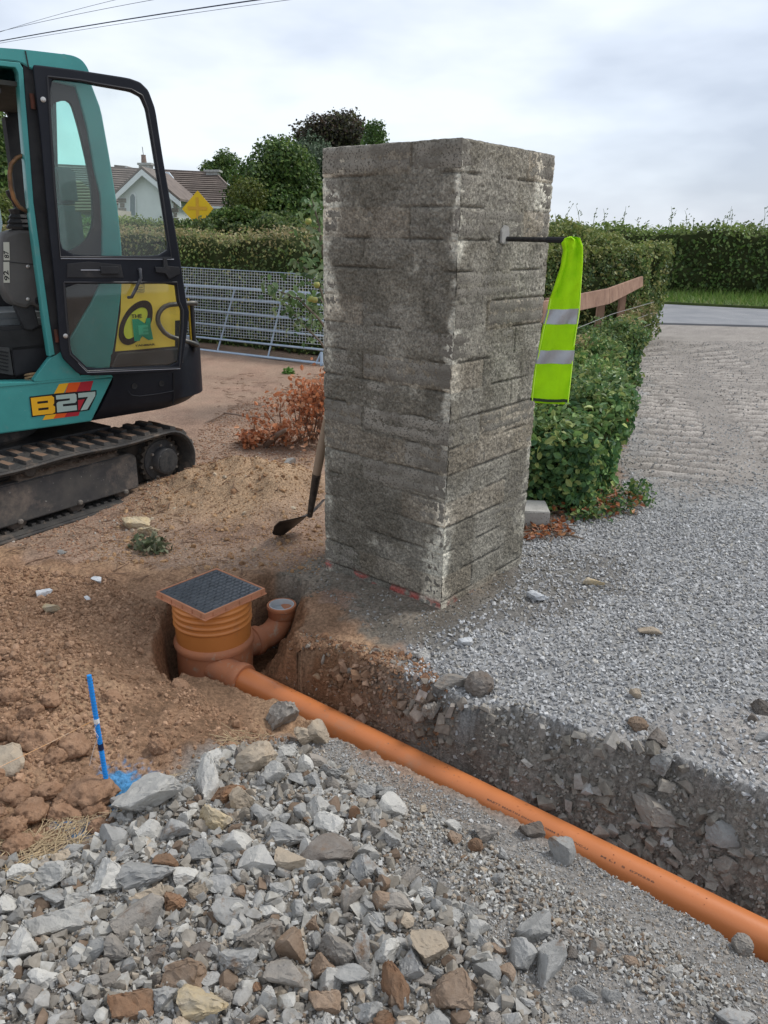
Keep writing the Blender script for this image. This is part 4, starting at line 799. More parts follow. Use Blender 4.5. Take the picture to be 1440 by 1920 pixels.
o = MB().tube([se, se * .5 + s2 * .5 - (0, 0, .002), s2, s3], .0011, 6).build('string_line', mat('string', (.80, .38, .12), (.70, .50, .34), .7, 60.), label='thin orange builder\'s string tied to the blue stake', cat='string')
tl = [on_st(1356) + (.008, -.01, 0), on_st(1368) + (-.006, -.012, 0), on_st(1380) + (.004, -.014, 0), on_st(1400) + (-.012, -.016, 0), on_st(1430) + (-.03, -.02, 0)]
MB().tube(tl, .0009, 5).build('twine_tail', mat('twine', (.6, .5, .45), None, .8), stk)
# shovel behind the pillar
tip = hit(530, 1006); tip[2] += .004; Ys = 3.62
s_a = atY(584, 948, 3.66); s_b = atY(594, 888, 3.62); dsh = s_b - s_a; shv = thing('shovel', 'round-mouth shovel with wooden shaft leaning against the back of the pillar', 'shovel', tip)
s_c = atY(612, 792, 3.56); s_d = s_c + (s_c - s_b) * 3.2
MB().tube([s_b - (s_b - s_a) * .1, s_b, s_b * .45 + s_c * .55, s_c, s_d], [.014, .0215, .0235, .019, .017], 14).build('shaft', mat('shaft_wood', (.36, .27, .19), (.28, .21, .15), .75, 8., .0006, 60.), shv, sharp=50)
MB().tube([s_a + (s_a - s_b) * .35, s_a, s_b], [.014, .017, .0225], 12).build('socket', mat('old_steel', (.05, .045, .04), (.11, .095, .08), .5, 25., .001, 60., metal=.6, dirt=(20., (.3, .25, .2), .6, .1)), shv, sharp=50)
ctr = [s_a + (s_a - s_b) * .3, atY(572, 966, 3.68), atY(553, 985, 3.72), tip]; hw = [.055, .105, .10, .012]
wdir = np.array([.72, .60, .22]); wdir /= np.linalg.norm(wdir); V = []; nW = 9
cs = [np.array([np.interp(t, [0, .33, .66, 1], [c[i] for c in ctr]) for i in range(3)]) for t in np.linspace(0, 1, 13)]; ws = np.interp(np.linspace(0, 1, 13), [0, .12, .5, .8, 1], [.06, .135, .14, .10, .012])
nb = np.cross(cs[-1] - cs[0], wdir); nb /= np.linalg.norm(nb)
for lay_ in (0, .003):
    for c, w in zip(cs, ws):
        for i in range(nW): u = -1 + 2 * i / (nW - 1); V.append(c + wdir * u * w - nb * (.022 * u * u * (w / .1) + lay_))
nn = 13 * nW; Fc = []
for k in range(12):
    for i in range(nW - 1): a = k * nW + i; Fc += [(a, a + 1, a + nW + 1, a + nW), (nn + a, nn + a + nW, nn + a + nW + 1, nn + a + 1)]
    for i in (0, nW - 1): a = k * nW + i; Fc.append((a, a + nW, a + nW + nn, a + nn))
link('blade', npmesh('blade', V, Fc), mat('blade_steel', (.035, .03, .027), (.09, .07, .055), .45, 18., .0008, 60., metal=.5), shv, sharp=40)
# loose concrete block
cb0 = G(990, 992)[:2]; fr = Frame((cb0[0] - .05, cb0[1] + .01), 90 + 3)
MB().box((0, 0, -.02), (.165, .20, .10), fr).build('concrete_block', mat('block2', (.36, .345, .31), (.46, .44, .40), .95, 12., .003, 160., speck=(120., (.2, .19, .17), .6)), bevel=.005, label='loose grey concrete block lying on the gravel by the pillar', cat='concrete block')

# ================================================================== excavator
teal = mat('teal_paint', (.055, .31, .29), (.045, .265, .25), .33, 5., .0004, 14., spec=.5, dirt=(9., (.17, .27, .235), .60, .22), speck=(150., (.35, .42, .38), .72))
navy = mat('black_paint', (.010, .0115, .017), (.016, .018, .024), .45, 5., .0005, 40., spec=.22, dirt=(11., (.05, .048, .048), .66, .15))
blackp = mat('black_plastic', (.022, .022, .024), (.035, .035, .036), .55, 8., .0006, 60., dirt=(10., (.10, .085, .07), .6, .25))
inter = mat('interior_dark', (.018, .018, .02), (.03, .03, .03), .8)
rubr = mat('track_rubber', (.045, .043, .042), (.085, .078, .070), .8, 9., .003, 60., spec=.25, dirt=(13., (.20, .155, .12), .54, .2))
ironb = mat('track_frame_paint', (.045, .045, .048), (.085, .08, .074), .6, 7., .0012, 50., dirt=(5., (.21, .17, .14), .54, .22), speck=(70., (.30, .29, .27), .70))
mudm = mat('dried_mud', (.15, .115, .09), (.21, .165, .13), 1., 30., .008, 70., spec=.05)
yel = mat('yellow_decal', (.86, .64, .09), (.78, .57, .08), .45, 4., 0, dirt=(9., (.42, .34, .10), .6, .3))
BF = Frame((-1.784, 3.996), 51.); TF = Frame((-1.92, 3.53), 34.)
ex = thing('mini_excavator', 'teal and black rubber-tracked mini excavator with its glazed cab door folded open', 'excavator', (-1.55, 4.6, 0))
def c2(x_, y_): return (x_ / 3.2, 460 + y_ / 3.2)
def bp(pts, n=0., fr=BF): return fr.poly(pts, n)
# --- upper body
zb0 = .50
MB().box((-1.35, .06, zb0 + .01), (.30, 1.30, .725), BF).build('platform', inter, ex)
sp = plate('side_panel', bp([(-330, 745), (212, 708), (172, 790), (60, 806), (0, 814), (-360, 850)]), [], 0, .06, BF, teal, ex, bevel=.008)
plate('sill', bp([(-330, 726), (60, 716), (205, 700), (212, 707.2), (0, 726), (-330, 744)]), [], -.004, .10, BF, teal, ex, bevel=.003)
# counterweight: plan outline swept through heights
def cw_outline(ins, u0, flat=.62, R=.30, n_far=1.32):
    uR = .975 - ins; pts = [(u0, 0 + ins)]
    for t in np.linspace(-90, 0, 12): a = math.radians(t); pts.append((uR - R + R * math.cos(a), ins + R * .85 + R * .85 * math.sin(a)))
    for t in np.linspace(0, 90, 12): a = math.radians(t); pts.append((uR - R + R * math.cos(a), n_far - ins - R * .85 + R * .85 * math.sin(a)))
    pts.append((u0, n_far - ins)); return pts
u_top = BF.uv(212, 708)[0]; u_bot = BF.uv(172, 790)[0]
lv = [(zb0, .05, u_bot, -.02), (zb0 + .035, .012, u_bot + .03, .0), (.58, .0, u_bot + .06, 0), (.70, 0, u_top - .01, 0), (.728, 0, u_top, 0), (.86, .0, u_top + .0, 0), (.885, .012, u_top, 0), (.895, .04, u_top, 0)]
V = []; Fc = []; nO = len(cw_outline(0, 0))
for z, ins, u0, _ in lv:
    for (u, n) in cw_outline(ins, u0): V.append((u, n + (.0 if 1 else 0), z + (.0 if z > .55 else .10 * max(0, u - .45))))
for k in range(len(lv) - 1):
    for i in range(nO): j = (i + 1) % nO; Fc.append((k * nO + i, k * nO + j, (k + 1) * nO + j, (k + 1) * nO + i))
Fc += [tuple(range(nO - 1, -1, -1)), tuple((len(lv) - 1) * nO + i for i in range(nO))]
cwo = MB().add(BF.w(V), Fc).build('counterweight', navy, ex, sharp=32)
for (px, py) in [(252, 724), (303, 719), (350, 716)]:
    u, z = BF.uv(px, py); u = min(u, .60 if px > 340 else u); nn_ = .0
    if px > 340: u, z = BF.uv(px, py, .03); nn_ = .03 - .002
    c = BF.w([(u, nn_ + .0005, z)])[0]; MB().lathe([(.016, -.002), (.016, .004), (.010, .0035), (.010, .001)], c, -BF.n, 18).build('bolt', blackp, cwo)
plate('seam', bp([(324, 699), (326, 699), (327, 745), (325, 758), (323, 758), (325, 745)]), [], -.003, .002, BF, mat('seam', (.008, .008, .01), None, .6), cwo, bevel=.0005)
rbp = [BF.w([(BF.uv(x_, y_)[0], -.001, BF.uv(x_, y_)[1])])[0] for x_, y_ in [(240, 733), (246, 741), (262, 743), (300, 738), (326, 733)]]
MB().tube(rbp, .0035, 6).build('pressed_rib', navy, cwo)
# --- B27 badge
def badge(nm, pts, col_, n, holes=()):
    plate(nm, [BF.uv(*c2(*p)) for p in pts], [[BF.uv(*c2(*p)) for p in h] for h in holes], -n - .0008, -n, BF, col_, sp, bevel=.0001)
bk = mat('decal_black', (.012, .012, .014), None, .4); yl = mat('decal_yellow', (.80, .42, .02), None, .4); og = mat('decal_orange', (.72, .10, .015), None, .4); rd_ = mat('decal_red', (.42, .022, .035), None, .4); wt_ = mat('decal_pale', (.40, .50, .45), None, .45)
badge('stripe', [(355, 832), (412, 825), (380, 890), (322, 893)], yl, .001); badge('stripe', [(412, 825), (485, 820), (455, 885), (388, 890)], og, .001); badge('stripe', [(485, 820), (560, 812), (540, 878), (455, 885)], rd_, .001)
badge('stripe', [(275, 1015), (340, 1005), (320, 1040), (255, 1048)], yl, .001); badge('stripe', [(340, 1005), (405, 1000), (385, 1032), (320, 1040)], og, .001); badge('stripe', [(405, 1000), (482, 990), (470, 1022), (385, 1032)], rd_, .001)
badge('badge_backing', [(175, 908), (312, 892), (330, 889), (455, 878), (578, 868), (578, 895), (535, 988), (470, 998), (330, 1011), (190, 1030)], bk, .002)
badge('letter_b', [(183, 915), (308, 901), (323, 912), (324, 948), (316, 957), (329, 968), (330, 1000), (316, 1009), (196, 1022)], yl, .003, [[(222, 937), (286, 930), (287, 944), (224, 951)], [(228, 977), (290, 970), (291, 984), (230, 991)]])
badge('digit_two', [(334, 900), (448, 888), (457, 896), (459, 932), (450, 944), (376, 952), (377, 966), (459, 958), (461, 988), (342, 1002), (338, 948), (348, 938), (418, 929), (418, 917), (336, 925)], wt_, .003)
badge('digit_seven', [(467, 887), (571, 877), (570, 902), (522, 984), (482, 990), (527, 908), (469, 914)], wt_, .003)
badge('red_wedge', [(466, 928), (507, 922), (476, 988), (468, 989)], rd_, .0032)
# --- cab
c1 = lambda x_, y_: (x_ / 3.4286, 60 + y_ / 3.4286)
cabo = chaikin([BF.uv(*p) for p in [(60, 126), (120, 132), (160, 138), (170, 152), (190, 205), (207, 300), (222, 395), (229, 468), (229, 540), (216, 640), (204, 700), (150, 704), (104, 660), (84, 560), (62, 300), (52, 135)]], 1, .12)
blk_h = [BF.uv(*p) for p in [(66, 145), (141, 163), (150, 190), (163, 240), (176, 317), (188, 366), (191, 420), (191, 470), (188, 530), (172, 565), (150, 602), (130, 636), (106, 640), (86, 540), (64, 300)]]
plate('cab_side', cabo, [blk_h], 0, .05, BF, teal, ex, bevel=.008)
gl_o = [(90, 197), (133, 183), (149, 235), (166, 308), (175, 363), (177, 419), (166, 448), (140, 468), (117, 472), (96, 470)]
plate('window_surround', [BF.uv(*p) for p in [(64, 142), (142, 161), (151, 190), (164, 240), (177, 317), (189, 366), (192, 420), (192, 470), (189, 532), (173, 567), (151, 604), (131, 638), (104, 642), (84, 540), (62, 300)]],
      [chaikin([BF.uv(*p) for p in gl_o], 2, .2)], .012, .045, BF, blackp, ex, bevel=.003)
plate('side_glass', [BF.uv(*p) for p in [(88, 190), (136, 178), (153, 235), (170, 308), (179, 363), (181, 425), (168, 455), (140, 474), (117, 478), (92, 476)]], [], .026, .03, BF, glass('glass_cyan', (.66, .93, .88), haze=.03), ex, bevel=.0005)
# roof
rf_prof = [BF.uv(*p) for p in [(-420, 60), (0, 90), (42, 93), (110, 101), (135, 104), (152, 112), (164, 128), (170, 150), (120, 142), (60, 133), (38, 117), (0, 113), (-420, 85)]]
rf_prof = chaikin(rf_prof, 2, .22); P0 = BF.w([(u, -.012, z) for u, z in rf_prof]); mbr = MB(); mbr.prism(P0, BF.n * 1.0)
roof = mbr.build('roof', teal, ex, bevel=.02, sharp=40)
MB().prism(BF.w([(BF.uv(44, 92)[0] + a, -.0135, z) for a, z in [(0, BF.uv(44, 94)[1] - .004), (.006, BF.uv(44, 94)[1] - .004), (.012, BF.uv(50, 128)[1]), (.006, BF.uv(50, 128)[1])]]), -BF.n * .001).build('roof_seam', inter, roof)
c = BF.w([(BF.uv(127, 104)[0], .05, BF.uv(127, 104)[1] - .004)])[0]; MB().lathe([(.014, 0), (.014, .012), (.01, .016)], c, n=10).build('roof_bolt', teal, roof)
# teal strip that frames the door opening and black gasket beside it
strip = [(-330, 98), (0, 114), (36, 118), (42, 128), (52, 250), (62, 380), (78, 500), (92, 600), (102, 664), (92, 668), (82, 600), (67, 490), (52, 370), (42, 250), (33, 136), (28, 127), (0, 124), (-330, 110)]
plate('door_opening_frame', bp(strip, -.004), [], -.014, .05, BF, teal, ex, bevel=.003)
plate('door_seal', bp([(42, 120), (76, 126), (80, 220), (92, 400), (104, 560), (112, 660), (102, 668), (92, 600), (78, 500), (62, 380), (52, 250), (44, 140)]), [], -.006, .05, BF, mat('seal', (.014, .014, .016), (.03, .03, .03), .6, 10., .001, 30.), ex, bevel=.002)
plate('corner_gusset', bp([(112, 660), (150, 704), (205, 702), (66, 716), (62, 712), (92, 672)]), [], -.006, .04, BF, teal, ex, bevel=.003)
# far side of the cab: pillar, roof lining, rear frame
FN = .96
plate('far_cab_side', [BF.uv(*p, FN) for p in [(-200, 100), (100, 122), (150, 132), (150, 160), (105, 160), (110, 350), (112, 560), (96, 620), (88, 540), (76, 500), (64, 430), (52, 350), (34, 250), (14, 212), (-8, 194), (-60, 188), (-200, 186)]], [], FN, FN + .04, BF, inter, ex, bevel=.004)
plate('far_lower_side', [BF.uv(*p, FN) for p in [(-220, 475), (110, 470), (112, 640), (-220, 680)]], [], FN, FN + .04, BF, inter, ex, bevel=.004)
u_r = BF.uv(195, 440)[0]
MB().box((-1.2, .02, 2.13), (.30, .95, 2.15), BF).build('headliner', mat('headliner', (.05, .05, .045), (.07, .07, .06), .9), ex)
MB().box((-.3, .05, 2.09), (-.02, .45, 2.13), BF).build('roof_lamp_panel', mat('lamp_panel', (.10, .10, .10), None, .6), ex, bevel=.01)
MB().box((.20, .10, .75), (.24, .95, 1.18), BF).build('rear_wall', inter, ex)
MB().box((.20, .90, 1.2), (.26, .98, 2.1), BF).build('rear_post', inter, ex)
# seat
sx = BF.uv(118, 400, .42)[0]; sz = lambda py: BF.uv(118, py, .42)[1]
su = lambda px, py: BF.uv(px, py, .42)[0]
MB().box((su(96, 345), .34, sz(383)), (su(136, 345), .58, sz(315)), BF).build('headrest', mat('seat_grey', (.10, .11, .11), (.14, .15, .15), .7, 20., .002, 50.), ex, bevel=.018)
MB().box((su(84, 440), .26, sz(520)), (su(142, 440), .66, sz(386)), BF).build('seat_back', mat('seat_grey', (.1, .1, .1)), ex, bevel=.03)
MB().box((-.28, .24, .98), (.12, .70, 1.08), BF).build('seat', mat('seat_grey', (.1, .1, .1)), ex, bevel=.03)
MB().box((-.30, .2, .74), (.12, .8, .96), BF).build('seat_base', inter, ex, bevel=.01)
# floor and vented box
MB().box((-1.3, .06, .722), (.16, .95, .735), BF).build('cab_floor', mat('floor_mat', (.26, .22, .18), (.20, .17, .14), .9, 12., .002, 40.), ex)
vb = MB().prism(BF.w([(BF.uv(x_, y_, .16)[0], .16, max(BF.uv(x_, y_, .16)[1], .738)) for x_, y_ in [(28, 706), (96, 690), (92, 642), (20, 650)]]), BF.n * .4).build('heater_box', mat('box_black', (.02, .02, .023), (.03, .03, .033), .45, dirt=(30., (.2, .19, .18), .68, .05)), ex, bevel=.006)
a0 = BF.w([(BF.uv(28, 706, .16)[0], .16, .738)])[0]; a1 = BF.w([(BF.uv(28, 706, .16)[0], .16, BF.uv(20, 650, .16)[1])])[0]
plate('heater_front', [BF.uv(*p, .155) for p in [(-70, 690), (26, 704), (18, 652), (-70, 645)]], [], .156, .19, BF, mat('vent_metal', (.05, .05, .05), (.08, .08, .075), .5), ex, bevel=.003)
for k in range(6):
    for j in range(7):
        u, z = BF.uv(-12 + j * 4.6, 658 + k * 6.6 + j * .9, .154); MB().box((u, .150, z), (u + .012, .1565, z + .006), BF).build('vent_slot', inter, vb) if k < 6 and j < 6 else None
lx = MB(); 
for k in range(4):
    cc_ = np.array([BF.uv(64, 690, .1)[0], .10, .752 + .008 * k]); lx.tube(BF.w([cc_ + (.05 * math.cos(w), .032 * math.sin(w), .01 * math.sin(w + k)) for w in np.linspace(0, 6.2, 22)]), .005, 6)
lx.build('strap_coil', mat('strap', (.42, .27, .13), (.22, .14, .08), .8, 40.), ex)
# control console, gaiter, joystick, grab rail
con = mat('console_grey', (.085, .08, .075), (.11, .104, .097), .55, 6., .0006, 50.)
cz = .12
co = chaikin([BF.uv(*p, cz) for p in [(5, 438), (40, 428), (66, 432), (73, 500), (80, 560), (86, 586), (60, 572), (52, 580), (22, 572), (6, 540), (2, 470)]], 2, .18)
cons = plate('armrest_console', co, [], cz, cz + .16, BF, con, ex, bevel=.02)
plate('console_lower', [BF.uv(*p, cz + .02) for p in [(26, 570), (62, 565), (74, 612), (60, 620), (48, 618)]], [], cz + .02, cz + .08, BF, blackp, cons, bevel=.006)
ln = [(BF.uv(x_, y_, cz - .004)) for x_, y_ in [(6, 489.5), (74, 496), (74, 497.2), (6, 490.7)]]; plate('console_split', ln, [], cz - .0035, cz, BF, inter, cons, bevel=.0003)
for (px, py) in [(52, 500), (52, 561)]:
    u, z = BF.uv(px, py, cz); MB().lathe([(.009, -.002), (.009, .006), (.005, .009)], BF.w([(u, cz, z)])[0], -BF.n, 12).build('screw', mat('bright_steel', (.5, .48, .45), None, .35, metal=.8), cons)
u, z = BF.uv(73, 564, cz); MB().lathe([(.022, -.002), (.022, .004), (.015, .005), (.014, .0)], BF.w([(u, cz, z)])[0], -BF.n, 18).build('lock_knob', blackp, cons)
lb_ = mat('label_white', (.55, .54, .45), None, .6)
for ya, yb, tx in ((454, 488, '87'), (491, 530, '92')):
    plate('sticker', [BF.uv(*p, cz) for p in [(6, ya), (17, ya), (18, yb), (6.5, yb)]], [], cz - .0045, cz - .003, BF, lb_, cons, bevel=.0002)
    (u0, z0), (u1, z1) = BF.uv(8, yb - 4, cz), BF.uv(15, ya + 16, cz); text_on('sticker_text', tx, BF, u0, z0, u1, z1 - z0, cz - .005, bk, cons, vertical=True)
u, z = BF.uv(38, 430, cz + .06); base_ = np.array([u, cz + .06, z]); lzs = .155 / 110
pr_ = [(.062, 0), (.066, .012), (.052, .026), (.058, .032), (.044, .05), (.049, .056), (.036, .072), (.042, .086), (.044, .094), (.014, .10), (.010, .12)]
MB().lathe(pr_, BF.w([base_])[0], n=10).build('gaiter', mat('rubber_gaiter', (.018, .018, .018), (.03, .03, .03), .5), ex, sharp=20)
j0 = BF.w([base_ + (0, 0, .10)])[0]; u2, z2 = BF.uv(17, 356, cz + .06); j1 = BF.w([(u2, cz + .06, z2)])[0]
MB().tube([j0, j0 * .6 + j1 * .4, j0 * .25 + j1 * .75, j1], [.010, .013, .022, .018], 12).build('joystick', mat('joy', (.015, .015, .017), None, .35), ex, sharp=60)
gr = [(66, 291), (45, 291), (32, 296), (21, 308), (18, 325), (20, 350), (26, 372), (36, 388), (50, 396), (70, 399)]
MB().tube([BF.w([(BF.uv(x_, y_, .04)[0], .04, BF.uv(x_, y_, .04)[1])])[0] for x_, y_ in gr], .0105, 10).build('grab_rail', mat('grab', (.045, .035, .03), (.30, .15, .06), .5, 8., .0006, 60., metal=.4), ex, sharp=60)
# bellows behind the console and dark lower area
MB().box((-.45, .16, .88), (.10, .5, 1.02), BF).build('seat_bellows', mat('bellows', (.02, .02, .02), (.035, .035, .035), .7), ex, bevel=.02)
plate('windscreen_pillar', [BF.uv(*p, .5) for p in [(-12, 380), (0, 390), (5, 420), (2, 440), (-12, 450)]], [], .5, .52, BF, mat('pale_blue', (.42, .55, .58), None, .5), ex, bevel=.002)
# engine cover behind the glass
hood = plate('engine_cover', bp([(225, 505), (338, 508), (345, 560), (347, 640), (345, 668), (205, 690), (216, 640), (226, 585)]), [], .012, .50, BF, mat('cover_black', (.03, .03, .032), None, .4), ex, bevel=.02)
dec = plate('cover_decal', bp([(228, 527), (340, 528), (342, 585), (341, 600), (328, 601), (328, 649), (219, 659), (214, 672), (218, 640), (226, 585)], .009), [], .008, .011, BF, yel, ex, bevel=.0004)
plate('cover_trim', bp([(219, 663), (232, 661), (318, 654), (344, 652), (344, 680), (207, 690)]), [], -.006, .06, BF, mat('trim_grey', (.045, .048, .05), (.07, .072, .075), .35), ex, bevel=.008)
c5 = lambda x_, y_: (180 + x_ / 6.545, 500 + y_ / 6.545)
def ell(pts, k=3): return chaikin([BF.uv(*c5(*p), .008) for p in pts], k, .25)
plate('decal_ring', ell([(270, 860), (290, 700), (380, 530), (500, 430), (610, 405), (680, 450), (700, 560), (680, 700), (560, 880), (420, 970), (320, 950)]), [ell([(330, 800), (370, 660), (450, 550), (560, 490), (630, 520), (635, 620), (560, 760), (460, 870), (370, 895)])], .006, .0078, BF, bk, dec, bevel=.0002)
plate('decal_core', ell([(328, 800), (370, 655), (450, 545), (560, 485), (635, 518), (640, 620), (562, 765), (460, 875), (368, 900)]), [], .0072, .0079, BF, mat('decal_lime', (.60, .66, .06), None, .5), dec, bevel=.0001)
gr1 = mat('decal_green', (.0, .30, .17), None, .45); gr2 = mat('decal_green_pale', (.05, .46, .28), None, .45)
pl5 = lambda nm, pts, n, m_: plate(nm, [BF.uv(*c5(*p), .008) for p in pts], [], n - .0006, n, BF, m_, dec, bevel=.0001)
pl5('letter_n', [(440, 645), (515, 640), (605, 700), (612, 632), (665, 628), (670, 740), (700, 890), (640, 900), (560, 850), (535, 910), (470, 915), (455, 800)], .0055, gr1)
pl5('letter_e', [(512, 720), (635, 712), (638, 745), (575, 750), (575, 760), (636, 757), (640, 793), (578, 797), (578, 806), (642, 803), (645, 828), (525, 835)], .0048, gr2)
for tx, x0, y0, x1, y1 in (('THE', 432, 632, 560, 580), ('YANMAR', 474, 982, 722, 940), ('FUEL', 525, 262, 570, 245), ('Diesel', 525, 292, 578, 276), ('D', 490, 292, 515, 235)):
    (u0, z0), (u1, z1) = BF.uv(*c5(x0, y0), .008), BF.uv(*c5(x1, y1), .008); text_on('decal_text', tx, BF, u0, z0, u1, z1 - z0, .0055, bk, dec)
for s_ in ([(445, 212), (590, 212)], [(590, 212), (590, 310)], [(590, 310), (455, 305)]):
    a_, b_ = [BF.uv(*c5(*p), .008) for p in s_]; MB().tube(BF.w([(a_[0], .0068, a_[1]), (b_[0], .0068, b_[1])]), .0009, 4).build('decal_line', bk, dec)
# guard rail loop at the rear
Rn = .02
gp_ = [(372, 648), (362, 643), (335, 636), (312, 628), (298, 610), (295, 596), (300, 582), (313, 572), (335, 570), (360, 568), (369, 569)]
gg = [BF.w([(BF.uv(x_, y_, -.03)[0], -.03, BF.uv(x_, y_, -.03)[1])])[0] for x_, y_ in gp_]
gg = [gg[0] + BF.n * .25, gg[0] + BF.n * .06] + gg + [gg[-1] + BF.n * .06, gg[-1] + BF.n * .25]
P_ = [tuple(p) for p in gg]; Q = []
for i in range(len(P_) - 1): Q += [tuple(np.array(P_[i]) * .75 + np.array(P_[i + 1]) * .25), tuple(np.array(P_[i]) * .25 + np.array(P_[i + 1]) * .75)]
MB().tube(Q, .0135, 12).build('guard_rail', mat('guard_steel', (.07, .07, .065), (.16, .15, .13), .4, 9., .0006, 60., metal=.5, dirt=(12., (.3, .22, .12), .65, .1)), ex, sharp=60)
u, z = BF.uv(364, 645, .05); u2, z2 = BF.uv(364, 560, .05); MB().tube(BF.w([(u, .05, z - .04), (u, .05, z2)]), .014, 12).build('guard_post', blackp, ex, sharp=50)
MB().box((u - .022, .046, z), (u - .010, .06, z2), BF).build('yellow_edge', mat('edge_y', (.55, .36, .02), None, .5), ex)
# --- swing bearing and tracks
swc = TF.w([(.3, .72, 0)])[0]
MB().lathe([(.34, .40), (.36, .42), (.36, .47), (.30, .50)], swc, n=40).build('swing_bearing', ironb, ex, sharp=40)
MB().box((-.35, .28, .18), (.95, 1.2, .40), TF).build('car_body', ironb, ex, bevel=.02)
def track(n0, full=True, nm='track'):
    s0, s1, R, th = -.52, 1.115, .192, .028; W_ = .30; path = []
    for t in np.linspace(-90, 90, 15): a = math.radians(t); path.append((s1 + R * math.cos(a), R + R * math.sin(a)))
    m = 26
    for t in np.linspace(0, 1, m)[1:-1]: path.append((s1 + (s0 - s1) * t, 2 * R - .012 * math.sin(t * math.pi * 2.5) ** 2))
    for t in np.linspace(90, 270, 15): a = math.radians(t); path.append((s0 + R * math.cos(a), R + R * math.sin(a)))
    for t in np.linspace(0, 1, m)[1:-1]: path.append((s0 + (s1 - s0) * t, 0))
    P = np.array(path); T = np.roll(P, -1, 0) - np.roll(P, 1, 0); T /= np.linalg.norm(T, axis=1)[:, None]; Nn = np.stack([T[:, 1], -T[:, 0]], 1)
    K = len(P); prof = [(-.0, n0), (.0, n0 + W_), (-th, n0 + W_), (-th - .006, n0 + W_ - .02), (-th, n0 + .02), (-th * .95, n0)]
    V = np.concatenate([[(P[k][0] + Nn[k][0] * o_, n_, P[k][1] + Nn[k][1] * o_) for o_, n_ in prof] for k in range(K)]); q = len(prof)
    Fc = [(k * q + i, k * q + (i + 1) % q, ((k + 1) % K) * q + (i + 1) % q, ((k + 1) % K) * q + i) for k in range(K) for i in range(q)]
    tr = MB().add(TF.w(V), Fc).build(nm, rubr, ex, sharp=40)
    # edge bead
    MB().tube(TF.w([(P[k % K][0] - Nn[k % K][0] * .012, n0 - .001, P[k % K][1] - Nn[k % K][1] * .012) for k in range(K + 1)]), .010, 6, False).build('edge_bead', rubr, tr, sharp=60)
    cum = np.concatenate([[0], np.cumsum(np.linalg.norm(np.roll(P, -1, 0) - P, axis=1))]); per = cum[-1]; pad = mat('lug_mud', (.21, .13, .085), (.13, .095, .07), .95, 20., .002, 60.)
    side_m = rubr; npd = int(per / .092)
    for k in range(npd):
        for h in (0, 1):
            c_ = (k + .5 * h) * per / npd % per; a, b = [], []
            for ds, lst in ((-.021, a), (.021, b)):
                t_ = (c_ + ds) % per; i = min(np.searchsorted(cum, t_, 'right') - 1, K - 1); f_ = (t_ - cum[i]) / (cum[i + 1] - cum[i]); p_ = P[i] * (1 - f_) + P[(i + 1) % K] * f_; lst += [p_, Nn[i]]
            x0, x1 = (n0 + .015, n0 + .135) if h == 0 else (n0 + .165, n0 + .285); HL = .020
            if P[min(np.searchsorted(cum, c_, 'right') - 1, K - 1)][1] < .02: continue
            sk = .012 if h == 0 else -.012
            A8 = [(a[0][0] - sk * 0, x0, a[0][1]), (b[0][0], x0, b[0][1]), (b[0][0], x1, b[0][1]), (a[0][0], x1, a[0][1])]
            B8 = [(a[0][0] + a[1][0] * HL + .3 * (b[0][0] - a[0][0]) * .3, x0 + .006, a[0][1] + a[1][1] * HL), (b[0][0] + b[1][0] * HL - .3 * (b[0][0] - a[0][0]) * .3, x0 + .006, b[0][1] + b[1][1] * HL), (b[0][0] + b[1][0] * HL - .09 * (b[0][0] - a[0][0]), x1 - .006, b[0][1] + b[1][1] * HL), (a[0][0] + a[1][0] * HL + .09 * (b[0][0] - a[0][0]), x1 - .006, a[0][1] + a[1][1] * HL)]
            l_ = MB().hexa(list(TF.w(A8)), list(TF.w(B8))).build('tread_lug', rubr, tr); l_.data.materials.append(pad)
            zt = [p.center.z + 0 for p in l_.data.polygons]; l_.data.polygons[int(np.argmax(zt))].material_index = 1
    # inner drive teeth
    tm = MB()
    for k in range(34):
        s_q = s0 + (s1 - s0) * k / 33
        tm.box((s_q - .012, n0 + .055, .024), (s_q + .012, n0 + .09, .042), TF)
    tm.build('drive_teeth', rubr, tr)['kind'] = 'stuff'
    return tr
track(.0)
track(1.15, nm='far_track')
# track frame
bx = MB(); bx.prism(TF.w([(s_, .045, z_) for s_, z_ in [(-.35, .07), (.90, .07), (.90, .262), (.86, .288), (-.35, .288)]]), TF.n * .20)
tf = bx.build('track_frame', ironb, ex, bevel=.008)
MB().box((-.40, .13, .06), (1.14, .26, .31), TF).build('inner_frame', mat('inner_frame', (.03, .028, .026), (.06, .05, .042), .9, 12., .003, 40.), ex, bevel=.01)
mud = MB(); nm_, nn2 = 60, 14; us = np.linspace(-.2, .83, nm_); ns = np.linspace(.05, .24, nn2); U_, N_ = np.meshgrid(us, ns, indexing='ij')
zz = .280 + .040 * sst(.04, .10, N_) * sst(.84, .74, U_) * (1 + .5 * fbm(U_ * 14, N_ * 14, 2, 5)) * np.where((U_ > .17) | (U_ < -.05), 1, .1) + .010 * billow(U_ * 40, N_ * 40, 3, 600)
kk = np.arange(nm_ * nn2).reshape(nm_, nn2); link('mud_on_frame', npmesh('mud', TF.w(np.stack([U_.ravel(), N_.ravel(), zz.ravel()], 1)), np.stack([kk[:-1, :-1], kk[1:, :-1], kk[1:, 1:], kk[:-1, 1:]], -1).reshape(-1, 4), None, False), mudm, tf)
qm = np.stack([RNG.uniform(.2, .8, 700), RNG.uniform(.06, .18, 700), np.full(700, .312)], 1); 
scatter('mud_crumbs', TF.w(qm) - np.array(ex.location) * 0, RNG.uniform(.008, .022, 700), tint(700, [(.19, .145, .115), (.14, .105, .085)]), m_clod, parent=tf, kind='stuff')
